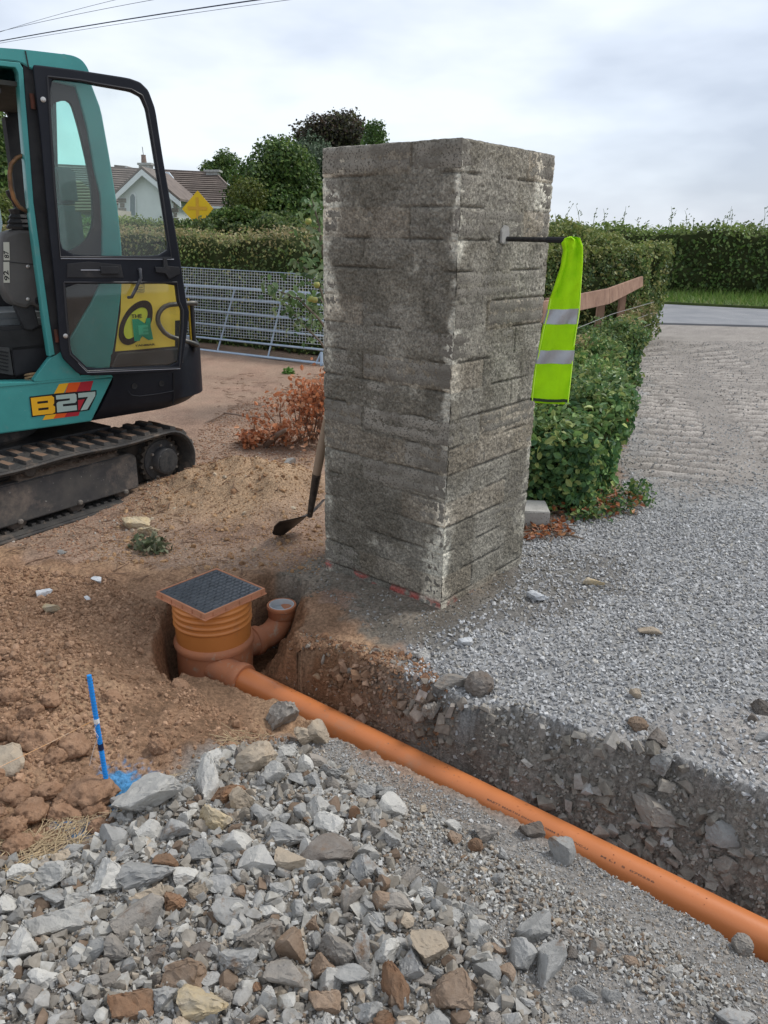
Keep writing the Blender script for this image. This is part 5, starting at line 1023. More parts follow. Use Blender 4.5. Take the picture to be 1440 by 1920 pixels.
for (px, py) in [(38, 978), (150, 942), (236, 922)]:
    u, z = TF.uv(px, py, .045); MB().lathe([(.016, -.002), (.015, .008), (.009, .014)], TF.w([(u, .045, z)])[0], -TF.n, 8).build('frame_bolt', mat('bolt_dusty', (.16, .14, .12), None, .6), tf)
for (px, py) in [(35, 985), (146, 953), (233, 930)]:
    u, z = TF.uv(px, py + 3, .06); MB().lathe([(.03, -.02), (.060, -.018), (.060, .0), (.05, .012), (.02, .016)], TF.w([(u, .07, .085)])[0], -TF.n, 24).build('track_roller', mat('roller', (.13, .105, .085), (.07, .06, .055), .6, 20., .001, 50., metal=.3), ex, sharp=40)
u, z = TF.uv(56, 882, .05)
MB().lathe([(.03, -.12), (.045, -.118), (.045, -.05), (.036, -.045), (.036, .0), (.03, .008), (.0, .009)], TF.w([(u, .05, z)])[0], -TF.n, 24).build('carrier_roller', mat('roller2', (.06, .055, .05), (.10, .09, .08), .55, 9., .0008, 50., dirt=(20., (.2, .16, .13), .6, .1)), ex, sharp=40)
sc_ = TF.w([(1.10, .06, .19)])[0]; spk = MB()
ang = np.linspace(0, 2 * math.pi, 22 * 4 + 1)[:-1]; rr = np.array([.135, .150, .150, .135] * 22); out_ = [sc_ + TF.d * r_ * math.cos(a) + np.array([0, 0, 1.]) * r_ * math.sin(a) + TF.n * .02 for r_, a in zip(rr, ang)]
spk.prism(out_, TF.n * .03); spk.build('sprocket', mat('sprocket_m', (.10, .085, .07), (.06, .055, .05), .55, 12., .001, 40., metal=.3), ex, sharp=30)
MB().lathe([(.150, -.11), (.128, -.03), (.124, -.012), (.080, -.008), (.080, .035), (.076, .045), (.0, .046)], sc_, -TF.n, 40).build('drive_motor', ironb, ex, sharp=30)
MB().lathe([(.066, .045), (.068, .050), (.058, .051), (.0, .0505)], sc_, -TF.n, 30).build('motor_cap', mat('cap', (.03, .032, .035), (.07, .068, .065), .45, 30., .002, 40.), ex, sharp=30)
for k in range(8):
    a = k * math.pi / 4 + .2; c = sc_ + (TF.d * math.cos(a) + np.array([0, 0, 1.]) * math.sin(a)) * .104; MB().lathe([(.008, .008), (.008, .022), (.004, .023)], c, -TF.n, 6).build('wheel_bolt', mat('bolt_dusty', (.16, .14, .12)), ex)
# --- folded back door
hp_ = BF.w([(BF.uv(74, 300)[0], -.035, 0)])[0]; DF = Frame(hp_, 61.)
dp = lambda pts: [DF.uv(*p) for p in pts]
do = dp([(61, 127), (63, 122), (150, 133), (240, 147), (262, 155), (277, 170), (290, 205), (303, 290), (322, 400), (334, 470), (349, 570), (354, 585), (347, 640), (338, 696), (150, 705), (113, 668), (105, 560), (88, 400), (76, 260)])
w1 = dp([(91, 148), (150, 155), (180, 161), (243, 172), (262, 182), (272, 205), (280, 250), (300, 370), (317, 480), (115, 479), (104, 350)])
w2 = dp([(122, 532), (327, 532), (331, 565), (338, 580), (338, 610), (332, 684), (166, 691), (133, 660), (127, 600)])
do = chaikin(do, 2, .12); w1 = chaikin(w1, 2, .12); w2 = chaikin(w2, 1, .1)
door = plate('cab_door', do, [w1, w2], -.02, .018, DF, navy, ex, bevel=.007)
plate('upper_door_glass', dp([(87, 144), (150, 151), (246, 168), (266, 178), (277, 205), (285, 250), (304, 370), (321, 486), (112, 486), (100, 350)]), [], .0, .004, DF, glass('glass_clear', (.975, .985, .975), haze=.012), door, bevel=.0004)
plate('lower_door_glass', dp([(118, 528), (331, 528), (335, 565), (342, 580), (342, 612), (336, 689), (162, 695), (129, 663), (123, 600)]), [], .0, .004, DF, glass('glass_clear', (.975, .985, .975)), door, bevel=.0004)
def gasket(pts, r, m_, n=-.021): 
    q = dp(pts + [pts[0]]); MB().tube(DF.w([(u, n, z) for u, z in q]), r, 6, False).build('glazing_rubber', m_, door, sharp=60)
gk = mat('gasket', (.03, .03, .033), None, .4); lt = mat('edge_highlight_and_rod', (.38, .39, .42), None, .45)
gasket([(88, 145), (150, 152), (180, 158), (245, 169), (265, 180), (275, 205), (283, 250), (303, 370), (320, 483), (112, 482), (101, 350)], .006, gk)
gasket([(119, 529), (330, 529), (334, 565), (341, 581), (341, 612), (335, 688), (163, 695), (130, 663), (124, 600)], .006, gk)
for a_, b_ in [((113, 484.5), (324, 486)), ((132, 665), (163, 697)), ((163, 697), (336, 690))]:
    q = dp([a_, b_]); MB().tube(DF.w([(q[0][0], -.0235, q[0][1]), (q[1][0], -.0235, q[1][1])]), .0022, 5).build('edge_highlight_strip', lt, door)  # pale strips: painted highlight along the door's glazing edges
plate('latch_plate', dp([(125, 494), (165, 490), (225, 496), (230, 520), (124, 520)]), [], -.026, -.018, DF, blackp, door, bevel=.002)
plate('latch_slider', dp([(186, 499), (220, 499), (221, 513), (187, 513)]), [], -.04, -.026, DF, blackp, door, bevel=.003)
q = dp([(150, 506), (186, 506)]); MB().tube(DF.w([(q[0][0], -.028, q[0][1]), (q[1][0], -.028, q[1][1])]), .0022, 5).build('latch_rod', lt, door)
q = dp([(259, 505), (260, 520), (251, 540), (243, 556), (238, 557)]); MB().tube(DF.w([(q[0][0], -.02, q[0][1]), (q[0][0], -.05, q[0][1] + .004), (q[1][0], -.055, q[1][1]), (q[2][0], -.055, q[2][1]), (q[3][0], -.05, q[3][1]), (q[4][0], -.03, q[4][1])]), [.007, .0085, .0085, .0085, .0085, .008], 8).build('door_handle', mat('handle', (.03, .032, .036), (.12, .12, .13), .3, 20.), door, sharp=50)
plate('latch_block', dp([(288, 500), (303, 500), (303, 484), (309, 484), (311, 498), (332, 500), (334, 512), (314, 523), (306, 512), (289, 510)]), [], -.045, -.018, DF, blackp, door, bevel=.003)
for (px, py) in [(80, 188), (122, 629)]:
    u, z = DF.uv(px, py); MB().lathe([(.012, -.004), (.012, .004), (.006, .006), (.006, .012)], DF.w([(u, -.022, z)])[0], -DF.n, 16).build('hinge_bolt', mat('bright_steel', (.5, .48, .45)), door)
for (px, py) in [(59, 190), (104, 628)]:
    u, z = BF.uv(px, py); MB().tube(BF.w([(u, -.02, z - .035), (u, -.02, z + .03)]), .011, 10).build('hinge', mat('rust_hinge', (.12, .035, .02), (.06, .03, .02), .8, 30., .001, 60.), ex)
# boom hidden out of frame to the left, blade and second cab pillar are not seen

# ================================================================== gate, mesh panel, hedges, fence
gb0, gb1 = G(380, 657), G(608, 686); gd = (gb1 - gb0); gd /= np.linalg.norm(gd); gn_ = np.array([-gd[1], gd[0], 0]); lean = .30; gnorm = np.cross(gd, gn_ * lean + np.array([0, 0, 1.])); gnorm /= np.linalg.norm(gnorm)
gate = thing('field_gate', 'grey-blue tubular steel field gate leaning back against the hedge', 'gate', gb1)
galv = mat('galvanised', (.33, .42, .52), (.42, .50, .58), .45, 14., .0004, 60., metal=.25, spec=.5)
gq = lambda x_, y_, off=0: PL(x_, y_, gb0 + gnorm * off, gnorm)
Lr = [(535, 552), (556, 573), (579, 602), (604, 630), (630, 656), (653, 682)]
for i, (ya, yb) in enumerate(Lr):
    sl = (yb - ya) / (607 - 353.); MB().tube([gq(270, ya - 83 * sl), gq(606, yb)], .018 if i in (0, 5) else .0145, 10).build('rail', galv, gate, sharp=50)
for (a_, b_) in [((440, 543), (409, 655)), ((532, 547), (503, 668)), ((351, 537), (318, 645))]:
    MB().tube([gq(*a_, -.02), gq(*b_, -.02)], .012, 8).build('brace_bar', galv, gate, sharp=50)
    for t in np.linspace(0, 1, 6): p = gq(*a_, -.035) * (1 - t) + gq(*b_, -.035) * t; MB().lathe([(.016, -.004), (.016, .006), (.008, .008)], p, -gnorm, 8).build('clamp', mat('clamp', (.6, .65, .7), None, .4), gate)
MB().tube([gq(603, 660), gq(603, 686)], .02, 8).build('heel_stile', galv, gate, sharp=50); MB().tube([gq(593, 681), gq(602, 662)], .014, 8).build('corner_brace', galv, gate, sharp=50)
# weldmesh
wm = thing('mesh_panel', 'galvanised square wire mesh panel standing behind the field gate', 'mesh panel', gq(608, 645, .06))
ws_ = MB(); tl, tr_, bl, br_ = gq(322, 500, .05), gq(612, 516, .05), gq(322, 622, .05), gq(612, 647, .05)
def wire(p, q, r): ws_.tube([p, q], r, 3, False)
nx_, ny_ = 58, 24
for i in range(nx_ + 1): t = i / nx_; wire(tl * (1 - t) + tr_ * t, bl * (1 - t) + br_ * t, .0026)
for i in range(ny_ + 1): t = i / ny_; wire(tl * (1 - t) + bl * t, tr_ * (1 - t) + br_ * t, .0026)
ws_.build('wire_grid', mat('wire', (.55, .58, .60), None, .5, metal=.2), wm, sharp=0)['kind'] = 'stuff'
MB().tube([tl, bl], .005, 6).build('edge_wire', galv, wm); MB().tube([tl, tr_], .005, 6).build('edge_wire', galv, wm)

leafm = mat('leaf', (.9, .9, .9), (1.1, 1.1, 1.1), .5, 3., spec=.35, vcol=True, trans=.3)
twig = mat('twig', (.14, .10, .07), (.20, .15, .11), .9, 20.)
GR = [(.085, .145, .038), (.13, .20, .05), (.055, .10, .03), (.19, .25, .07), (.30, .29, .095)]
def hedge(name, line, w, h, n, size, label, cols=GR, wt=None, top=((.22, .25, .08), .12), z0=.0, leafbase=LEAF4, core=True, jag=.12, topn=.5):
    L_ = np.array(line, float); seg = np.linalg.norm(np.diff(L_, axis=0), axis=1); cum = np.concatenate([[0], np.cumsum(seg)])
    root = thing(name, label, 'hedge', (*L_[len(L_) // 2], z0))
    def at(t): i = np.clip(np.searchsorted(cum, t, 'right') - 1, 0, len(seg) - 1); f = ((t - cum[i]) / seg[i])[:, None]; d = (L_[i + 1] - L_[i]) / seg[i][:, None]; return L_[i] * (1 - f) + L_[i + 1] * f, d
    def pos(t, a, r):  # a: 0..1 around front-top-back
        c, d = at(t); nn = np.stack([d[:, 1], -d[:, 0]], 1)  # toward the camera side
        per = 2 * h + w; s_ = a * per; u = np.where(s_ < h, w / 2, np.where(s_ < h + w, w / 2 - (s_ - h), -w / 2)); z = np.where(s_ < h, s_, np.where(s_ < h + w, h, h - (s_ - h - w)))
        nu = np.where(s_ < h, 1, np.where(s_ < h + w, 0, -1.)); nz = np.where((s_ >= h) & (s_ < h + w), 1, .25)
        bmp = 1 + jag * 1.2 * fbm(t * 1.1 + 3, z * 1.5 + u * 1.2, 3, 900) ; rr_ = r * bmp
        endf = sst(0, w * .5, t) * sst(0, w * .5, cum[-1] - t) * .5 + .5
        P = np.stack([c[:, 0] + nn[:, 0] * u * rr_ * endf, c[:, 1] + nn[:, 1] * u * rr_ * endf, z0 + z * (1 - (1 - rr_) * .5) * (.82 + .18 * endf)], 1)
        Nn = np.stack([nn[:, 0] * nu, nn[:, 1] * nu, nz], 1); return P, Nn, z, nu
    t = RNG.uniform(0, cum[-1], n); a = np.where(RNG.random(n) < .78, RNG.uniform(0, (h + w) / (2 * h + w), n), RNG.uniform(0, 1, n)); r = 1 - np.abs(RNG.normal(size=n)) * .10 + .03
    P, Nn, z, nu = pos(t, a, r); cc = tint(n, cols, wt, .25); clump = fbm(t * 2.2, z * 2.6, 3, 910)[:, None]; cc = cc * (1 + .55 * clump)
    tp = (sst(h * .82, h, z) * RNG.random(n))[:, None]; cc = cc * (1 - tp * topn) + np.array(top[0]) * tp * topn
    P = P + RNG.normal(size=P.shape) * size * .5
    for te in (.02, cum[-1] - .02):   # close both ends
        ne = n // 14; c_, d_e = at(np.full(ne, te)); sg_ = -1 if te < .5 else 1; nne = np.stack([d_e[:, 1], -d_e[:, 0]], 1); ue = RNG.uniform(-w * .36, w * .36, ne); ze = RNG.uniform(.02, h * .9, ne)
        bl_ = .10 * w * sg_ * (1 - (ue / (w * .5)) ** 2) + RNG.normal(size=ne) * .05
        P = np.concatenate([P, np.stack([c_[:, 0] + nne[:, 0] * ue + d_e[:, 0] * bl_, c_[:, 1] + nne[:, 1] * ue + d_e[:, 1] * bl_, z0 + ze], 1)]); Nn = np.concatenate([Nn, np.stack([d_e[:, 0] * sg_, d_e[:, 1] * sg_, .3 + 0 * ue], 1)]); cc = np.concatenate([cc, tint(ne, cols, wt, .3)])
    n = len(P)
    leaves('foliage', P, Nn, RNG.uniform(.6, 1.3, n) * size, cc, leafm, leafbase, .8, parent=root, kind='stuff')
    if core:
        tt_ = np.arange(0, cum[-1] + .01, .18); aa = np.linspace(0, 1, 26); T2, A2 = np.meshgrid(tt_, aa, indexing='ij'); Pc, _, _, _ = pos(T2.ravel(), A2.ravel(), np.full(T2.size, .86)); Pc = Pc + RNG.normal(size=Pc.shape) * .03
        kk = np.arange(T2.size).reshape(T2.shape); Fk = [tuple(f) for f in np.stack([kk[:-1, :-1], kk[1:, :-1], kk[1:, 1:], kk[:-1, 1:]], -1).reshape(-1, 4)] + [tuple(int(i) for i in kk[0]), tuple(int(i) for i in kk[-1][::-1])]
        link('branches', npmesh('core', Pc, Fk, None, True), mat('hedge_inside', (.035, .05, .018), (.05, .055, .025), 1., 6., .03, 14., spec=.02), root)  # dark core shell inside the leaves, added to block light
    return root, pos, cum[-1]
hl, pos_, Lc = hedge('clipped_hedge', [(-13, 16.2), (-6.5, 13.6), (-2.6, 11.75), (-.5, 10.6), (.8, 10.3)], 1.0, 1.52, 30000, .05, 'clipped green hedge behind the gate with browned top twigs', top=((.42, .33, .18), 1), topn=.95)
# wild growth over and behind that hedge
def sprays(name, label, pts, n, size, cols, spread=.35, cat='bush', stem=True):
    root = thing(name, label, cat, pts[0][:3]); P = []; 
    for (x_, y_, z_, r_, f_) in pts:
        k = int(n * f_); q = RNG.normal(size=(k, 3)); q /= np.linalg.norm(q, axis=1)[:, None]; q *= (RNG.random((k, 1)) ** .45) * r_; q[:, 2] *= .8; P.append(q + (x_, y_, z_))
    P = np.concatenate(P); Nn = RNG.normal(size=P.shape); Nn[:, 2] = np.abs(Nn[:, 2]) + .3
    cc = tint(len(P), cols, None, .3) * (1 + .5 * fbm(P[:, 0] * 1.3 + P[:, 1], P[:, 2] * 1.7, 3, 930)[:, None]); leaves('foliage', P, Nn, RNG.uniform(.6, 1.4, len(P)) * size, cc, leafm, LEAF4, .6, parent=root, kind='stuff')
    if stem:
        for (x_, y_, z_, r_, f_) in pts[:3]: MB().tube([(x_, y_, 0), (x_ + .05, y_, z_ * .6), (x_, y_, z_ + r_ * .3)], [.04, .03, .01], 6).build('stem', twig, root)
    return root
wp = [];
for k in range(26):
    px = random.uniform(330, 605); p = atY(px, random.uniform(424, 436) if px < 400 else random.uniform(416, 432), random.uniform(12.6, 15)); wp.append((*p, random.uniform(.12, .22), 1 / 26))
sprays('wild_brambles', 'pale green weeds and brambles growing above the clipped hedge', wp, 6000, .06, [(.13, .20, .05), (.09, .14, .04), (.2, .24, .08), (.05, .09, .03)])
# corner hedge, right of the pillar
hedge('corner_hedge', [(1.35, 10.9), (2.5, 11.3), (3.45, 11.9), (4.05, 12.9)], 1.2, 1.5, 24000, .055, 'bushy unclipped hedge at the corner behind the timber fence', top=((.30, .32, .10), 1), jag=.4, topn=.7)
hedge('roadside_hedge', [(-14, 31), (2, 25.4), (9, 23.6), (17, 22.0), (40, 17.5)], 1.8, 1.82, 46000, .115, 'long dense green hedge running along the far side of the road', cols=[(.095, .17, .036), (.07, .13, .03), (.13, .21, .05), (.05, .09, .026), (.19, .25, .075)], top=((.27, .33, .09), 1), z0=.05, jag=.25, topn=.9)
tw = MB()
for k in range(26):
    px = random.uniform(1035, 1500); b = atY(px, 420, random.uniform(21, 24)); hh = random.uniform(.1, .75) ** 1.4 * .8; d = np.array([random.uniform(-.15, .15), 0, hh]); tw.tube([b - (0, 0, .15), b + d * .6, b + d + (random.uniform(-.08, .08), 0, .02)], [.008, .006, .003], 4)
    for j in range(int(3 + hh * 12)):
        q = b + d * random.uniform(.1, 1.05) + (random.uniform(-.06, .06), 0, random.uniform(-.04, .04)); s = .035; tw.add([q, q + (s, 0, .6 * s), q + (s * 1.2, .01, s * 1.4), q + (.2 * s, 0, s)], [(0, 1, 2, 3)])
tw.build('hedge_shoots', mat('shoots', (.10, .16, .05), (.16, .17, .08), .8, 3.), kind='stuff', label='thin young shoots rising above the roadside hedge', cat='shoots')
# grass verge blades
n = 26000; bx_ = RNG.uniform(3, 26, n); by_ = RNG.uniform(0, 1, n); yl0 = np.interp(bx_, [2, 7, 9.1, 14, 60], [21, 20.1, 19.1, 17.9, 15.2]); by = yl0 + by_ ** 1.2 * 4.2
bh = RNG.uniform(.08, .22, n) * (.6 + by_); a = RNG.uniform(0, 6.28, n); wd = RNG.uniform(.006, .014, n); ld = RNG.normal(size=(n, 2)) * .08
B0 = np.stack([bx_, by, np.full(n, .09)], 1); dx_ = np.stack([np.cos(a) * wd, np.sin(a) * wd, 0 * a], 1); tp_ = B0 + np.stack([ld[:, 0], ld[:, 1], bh], 1)
V = np.stack([B0 - dx_, B0 + dx_, tp_], 1).reshape(-1, 3); link('verge_grass', npmesh('grass', V, np.arange(3 * n).reshape(-1, 3), np.repeat(tint(n, [(.12, .22, .035), (.17, .27, .05), (.08, .15, .03), (.30, .32, .12)], [.4, .3, .2, .1], .2), 3, 0)), leafm, kind='stuff', label='long bright grass on the verge across the road', cat='grass')

# timber fence on the right boundary
fen = thing('timber_fence', 'weathered reddish timber rail fence running along the right boundary', 'fence', (1.9, 7.3, 0))
tim = mat('fence_timber', (.22, .125, .085), (.34, .21, .145), .85, 7., .002, 60., dirt=(6., (.34, .25, .20), .60, .2), objrand=.12)
FP = [atY(1018, 566, 6.2), atY(1086, 552, 7.2), atY(1143, 541, 8.9), atY(1206, 518, 11.0)]; FB = [atY(1018, 605, 6.2), atY(1086, 583, 7.2), atY(1143, 570, 8.9), atY(1206, 537, 11.0)]
FP.insert(0, FP[0] * 1.5 - FP[1] * .5); FB.insert(0, FB[0] * 1.5 - FB[1] * .5)
for i in range(len(FP) - 1):
    a0, a1, b0, b1 = FP[i], FP[i + 1], FB[i], FB[i + 1]; d = a1 - a0; nn = np.cross(d, [0, 0, 1.]); nn[2] = 0; nn = nn / np.linalg.norm(nn) * -.035
    g_ = d / np.linalg.norm(d) * .004
    MB().hexa([b0 + g_, b1 - g_, b1 - g_ + nn, b0 + g_ + nn], [a0 + g_, a1 - g_, a1 - g_ + nn, a0 + g_ + nn]).build('rail', tim, fen, bevel=.004)
for (px, py, Y_) in [(1136, 560, 8.8), (1085, 566, 7.3), (1040, 575, 6.5), (1176, 545, 10.3), (1000, 600, 5.75)]:
    p = atY(px, py, Y_) + np.array([-.02, .06, 0]); MB().box((p[0] - .04, p[1], -.05), (p[0] + .04, p[1] + .08, p[2] + .06)).build('post', tim, fen, bevel=.006)
wirs = MB()
for k in range(5):
    zf = .12 + .15 * k; wirs.tube([(1.3, 5.9, zf), (1.75, 7.3, zf), (2.55, 8.95, zf), (3.7, 11.0, zf)], .003, 4)
wirs.build('fence_wire', mat('wire2', (.30, .29, .28), None, .6), fen)['kind'] = 'stuff'
# low shrub hedge beside the drive
LH = [(.95, 4.3), (1.2, 5.3), (1.68, 6.9), (2.25, 8.5), (2.6, 9.4)]
DG = [(.075, .16, .06), (.12, .22, .075), (.05, .115, .045), (.18, .29, .085), (.32, .37, .12)]
lowh, posf, LL = hedge('shrub_hedge', LH, .80, .52, 28000, .046, 'low shrubby hedge with glossy dark green leaves beside the gravel drive', cols=DG, wt=[.25, .25, .16, .2, .14], top=((.26, .31, .10), 1), leafbase=LEAF6, jag=.34, topn=.6)
lfm = []
for i in range(6):
    v, f = LEAF6; v = v * np.array([1, 1, 1 + .4 * i]); c = np.array(DG[i % 4]) * (1.25 if i > 3 else 1.); me = npmesh('leaf', v * .07, f, np.repeat([c], len(v), 0)); me.materials.append(mat('leaf_gloss', (.9, .9, .9), (1.1, 1.1, 1.1), .28, 3., spec=.6, vcol=True, trans=.2)); lfm.append(me)
t = RNG.uniform(0.05, 2.0, 300); a = RNG.uniform(.02, .52, 300); Pl, Nl, _, _ = posf(t, a, np.full(300, 1.03)); off = np.array(lowh.location)
for p, n_ in zip(Pl, Nl):
    o = bpy.data.objects.new('leaf', random.choice(lfm)); COL.objects.link(o); o.parent = lowh; o.location = Vector(p - off); nv_ = Vector(n_) + Vector((random.gauss(0, .5), random.gauss(0, .5), random.gauss(0, .5)))
    o.rotation_mode = 'QUATERNION'; q_ = nv_.to_track_quat('Z', 'X'); q_.rotate(Matrix.Rotation(random.uniform(0, 6.28), 3, nv_.normalized())); o.rotation_quaternion = q_; s = random.uniform(.7, 1.15); o.scale = (s, s, s)
rl = inpoly(1, [(0, 0), (1, 0), (1, 1)])
t = RNG.uniform(0, LL, 60); Pq, Nq, _, _ = posf(t, RNG.uniform(0, .5, 60), np.full(60, 1.05)); leaves('red_leaves', Pq, Nq, RNG.uniform(.035, .06, 60), tint(60, [(.42, .07, .02), (.40, .16, .04)]), leafm, LEAF6, .7, parent=lowh, kind='stuff')
shp_ = []
for k in range(46):
    t_ = np.array([random.uniform(.05, LL - .1)]); p_, _, _, _ = posf(t_, np.array([random.uniform(.25, .62)]), np.array([random.uniform(.98, 1.06)])); shp_.append((*(p_[0] + (0, 0, random.uniform(.0, .09))), random.uniform(.06, .15), 1 / 46))
sprays('shrub_shoots', 'loose pale new shoots sticking out of the top of the low shrub hedge', shp_, 3800, .042, [(.20, .30, .09), (.12, .22, .07), (.30, .34, .12), (.08, .15, .05)], cat='shoots', stem=False)
sprays('fence_weeds', 'dry yellowish weeds growing along the foot of the timber fence', [(*atY(px, py, Y_), .16, .1) for px, py, Y_ in [(1085, 650, 7.5), (1100, 645, 8), (1112, 640, 8.6), (1165, 612, 9.6), (1175, 605, 9.8), (1185, 595, 10.4), (1185, 575, 11), (1205, 570, 11.4), (1215, 580, 11.4), (1200, 590, 10.8)]], 2200, .05, [(.34, .30, .14), (.24, .27, .10), (.16, .22, .07), (.40, .32, .18)], cat='weeds', stem=False)
# creeping ivy sprigs in front of it
iv = [(*hit(x_, y_)[:2], .03, .09, 1 / 9) for x_, y_ in [(1100, 960), (1140, 955), (1175, 935), (1195, 925), (1060, 955), (1120, 975), (1165, 960), (1205, 945), (1085, 975)]]
sprays('creeping_shrub_shoots', 'leafy creeping shoots spilling from the shrub onto the gravel', iv, 700, .035, DG, cat='shoots', stem=False)
# dead leaves and twigs
def litter(name, label, poly, n, cols, size, twn, group=None, zz=(.0, .04)):
    root = thing(name, label, 'leaf litter', (*poly[0], 0)); q = inpoly(n, poly); P = on_ground(q); P[:, 2] += RNG.uniform(*zz, n); leaves('dead_leaves', P, np.repeat([[0, 0, 1.]], n, 0), RNG.uniform(.7, 1.3, n) * size, tint(n, cols, None, .25), leafm, LEAF6, .7, parent=root, kind='stuff')
    tm = MB(); q = inpoly(twn, poly)
    for p in q:
        a = random.uniform(0, 6.28); L0 = random.uniform(.06, .16); z = float(hgt(p[:1], p[1:2], False)[0]) + random.uniform(.005, .03); d3 = np.array([math.cos(a), math.sin(a), random.uniform(-.1, .2)]) * L0 / 2; c = np.array([p[0], p[1], z]); tm.tube([c - d3, c + (random.uniform(-.01, .01), 0, .005), c + d3], [.004, .003, .002], 5)
    tm.build('twigs', twig, root)['kind'] = 'stuff'; return root
BR = [(.42, .15, .06), (.34, .12, .05), (.50, .24, .11), (.24, .09, .04)]
litter('dead_leaf_litter', 'rust-brown dead leaves scattered round the loose concrete block', gp([(985, 985), (1065, 985), (1075, 1010), (985, 1015)]), 130, BR, .035, 26)
litter('dead_leaf_heap', 'brown dead leaves and bare twigs under the shrub beyond the loose block', gp([(1030, 945), (1080, 935), (1200, 940), (1210, 965), (1060, 985), (1035, 975)]), 190, BR + [(.2, .12, .07)], .035, 60, zz=(0, .07))
# pile of cut branches with dead leaves behind the pillar
dbp = thing('dead_branch_pile', 'heap of cut branches with withered orange-brown leaves behind the pillar', 'branch pile', G(560, 840))
bc = G(572, 838); P = []; tb = MB()
cent = [(bc + np.array([-.28, .0, .08]), .16), (bc + np.array([-.1, .05, .16]), .22), (bc + np.array([.08, .05, .22]), .26), (bc + np.array([.25, .1, .25]), .28), (bc + np.array([.02, .02, .34]), .15), (bc + np.array([.2, .0, .42]), .16), (bc + np.array([-.42, .0, .05]), .09)]
for c, r in cent:
    for k in range(9):
        d = RNG.normal(size=3); d[2] = abs(d[2]) * .7; d /= np.linalg.norm(d); e = c + d * r * random.uniform(.7, 1.3); s = np.array([c[0] + random.uniform(-.1, .1), c[1], .02]); m = (s + e) / 2 + RNG.normal(size=3) * .03; tb.tube([s, m, e], [.007, .005, .002], 5)
        kk = 26; tt2 = RNG.uniform(.35, 1.05, (kk, 1)); P.append(m * (1 - tt2) + e * tt2 + RNG.normal(size=(kk, 3)) * r * .22)
tb.build('twigs', mat('dead_twig', (.22, .13, .085), (.30, .19, .13), .9, 20.), dbp)['kind'] = 'stuff'
P = np.concatenate(P); P[:, 2] = np.maximum(P[:, 2], .02); nP_ = len(P); leaves('dead_leaves', P, RNG.normal(size=P.shape), RNG.uniform(.028, .05, nP_), tint(nP_, [(.60, .24, .11), (.52, .20, .09), (.66, .36, .21), (.40, .17, .085)], None, .25), leafm, LEAF6, .6, parent=dbp, kind='stuff')
ba, bb = hit(498, 838) , atY(538, 805, bc[1] - .2); MB().tube([ba + (0, 0, .01), (ba + bb) / 2 + (0, 0, .02), bb], [.022, .02, .014], 8).build('cut_branch', mat('bark', (.30, .22, .17), (.22, .16, .12), .9, 15., .002, 60.), dbp, sharp=60)
q_ = [hit(x_, y_) + (0, 0, zz) for x_, y_, zz in ((385, 793, .0), (405, 790, .03), (420, 785, .05), (445, 788, .05), (466, 791, .04), (500, 790, .05))]; MB().tube(q_, [.008, .010, .009, .008, .007, .006], 6).build('long_branch', mat('bark', (.3, .22, .17)), dbp)
gt = [(*hit(x_, y_)[:2], .02, .06, .25) for x_, y_ in [(262, 1025), (290, 1022), (300, 1035), (275, 1035)]]
sprays('wilted_weeds', 'small wilted green weeds lying on the tan soil mound', gt, 160, .04, [(.14, .17, .09), (.18, .18, .11), (.08, .10, .05)], cat='weeds', stem=False)
sprays('grass_tuft', 'tiny bright green grass tuft on the bare yard', [(*hit(541, 701)[:2], .02, .07, 1.)], 120, .04, [(.12, .24, .05)], cat='weeds', stem=False)
# apple tree left of the pillar
apl = thing('apple_tree', 'young apple tree with small green apples between gate and pillar', 'apple tree', (-.4, 6.6, 0))
YA = 6.8; st_ = [[(640, 700), (622, 560), (606, 470), (598, 420), (585, 372)], [(640, 660), (600, 600), (560, 560), (520, 545), (497, 540)], [(630, 620), (600, 540), (575, 505), (555, 490)], [(622, 560), (606, 480), (600, 450), (592, 400), (575, 378)], [(640, 700), (600, 640), (560, 600), (535, 568)], [(625, 600), (600, 560), (590, 575), (585, 610)]]
P = []; 
for k, s in enumerate(st_):
    pp = [atY(x_, y_, YA + .08 * k) for x_, y_ in s]; MB().tube(pp, np.linspace(.014, .004, len(pp)), 6).build('branch', mat('apple_bark', (.16, .13, .10), None, .9), apl, sharp=60)
    for j in range(60):
        i = random.randrange(1, len(pp) - 1) if len(pp) > 2 else 0; t_ = random.random() ; c = pp[i] * (1 - t_) + pp[min(i + 1, len(pp) - 1)] * t_; P.append(c + RNG.normal(size=3) * .06)
MB().tube([atY(642, 760, YA), atY(642, 700, YA)], .02, 8).build('trunk', mat('apple_bark', (.16, .13, .10)), apl)
AG = [(.20, .29, .13), (.14, .23, .08), (.28, .35, .2), (.09, .16, .06)]
alm = []
for i in range(4): v, f = LEAF6; me = npmesh('leaf', v * .08 * np.array([1, .85, 1.4]), f, np.repeat([AG[i]], len(v), 0)); me.materials.append(leafm); alm.append(me)
offa = np.array(apl.location)
for p in P:
    o = bpy.data.objects.new('leaf', random.choice(alm)); COL.objects.link(o); o.parent = apl; o.location = Vector(p - offa); o.rotation_euler = (random.uniform(-1.2, 1.2), random.uniform(-1.2, 1.2), random.uniform(0, 6.28)); s = random.uniform(.7, 1.2); o.scale = (s, s, s)
for (px, py) in [(594, 534), (582, 560), (578, 415), (590, 562)]:
    MB().lathe([(.004, -.026), (.018, -.024), (.027, -.008), (.028, .006), (.02, .022), (.006, .021)], atY(px, py, YA - .05), n=14).build('apple', mat('apple_green', (.28, .36, .07), (.40, .34, .12), .4, 20.), apl, sharp=80)

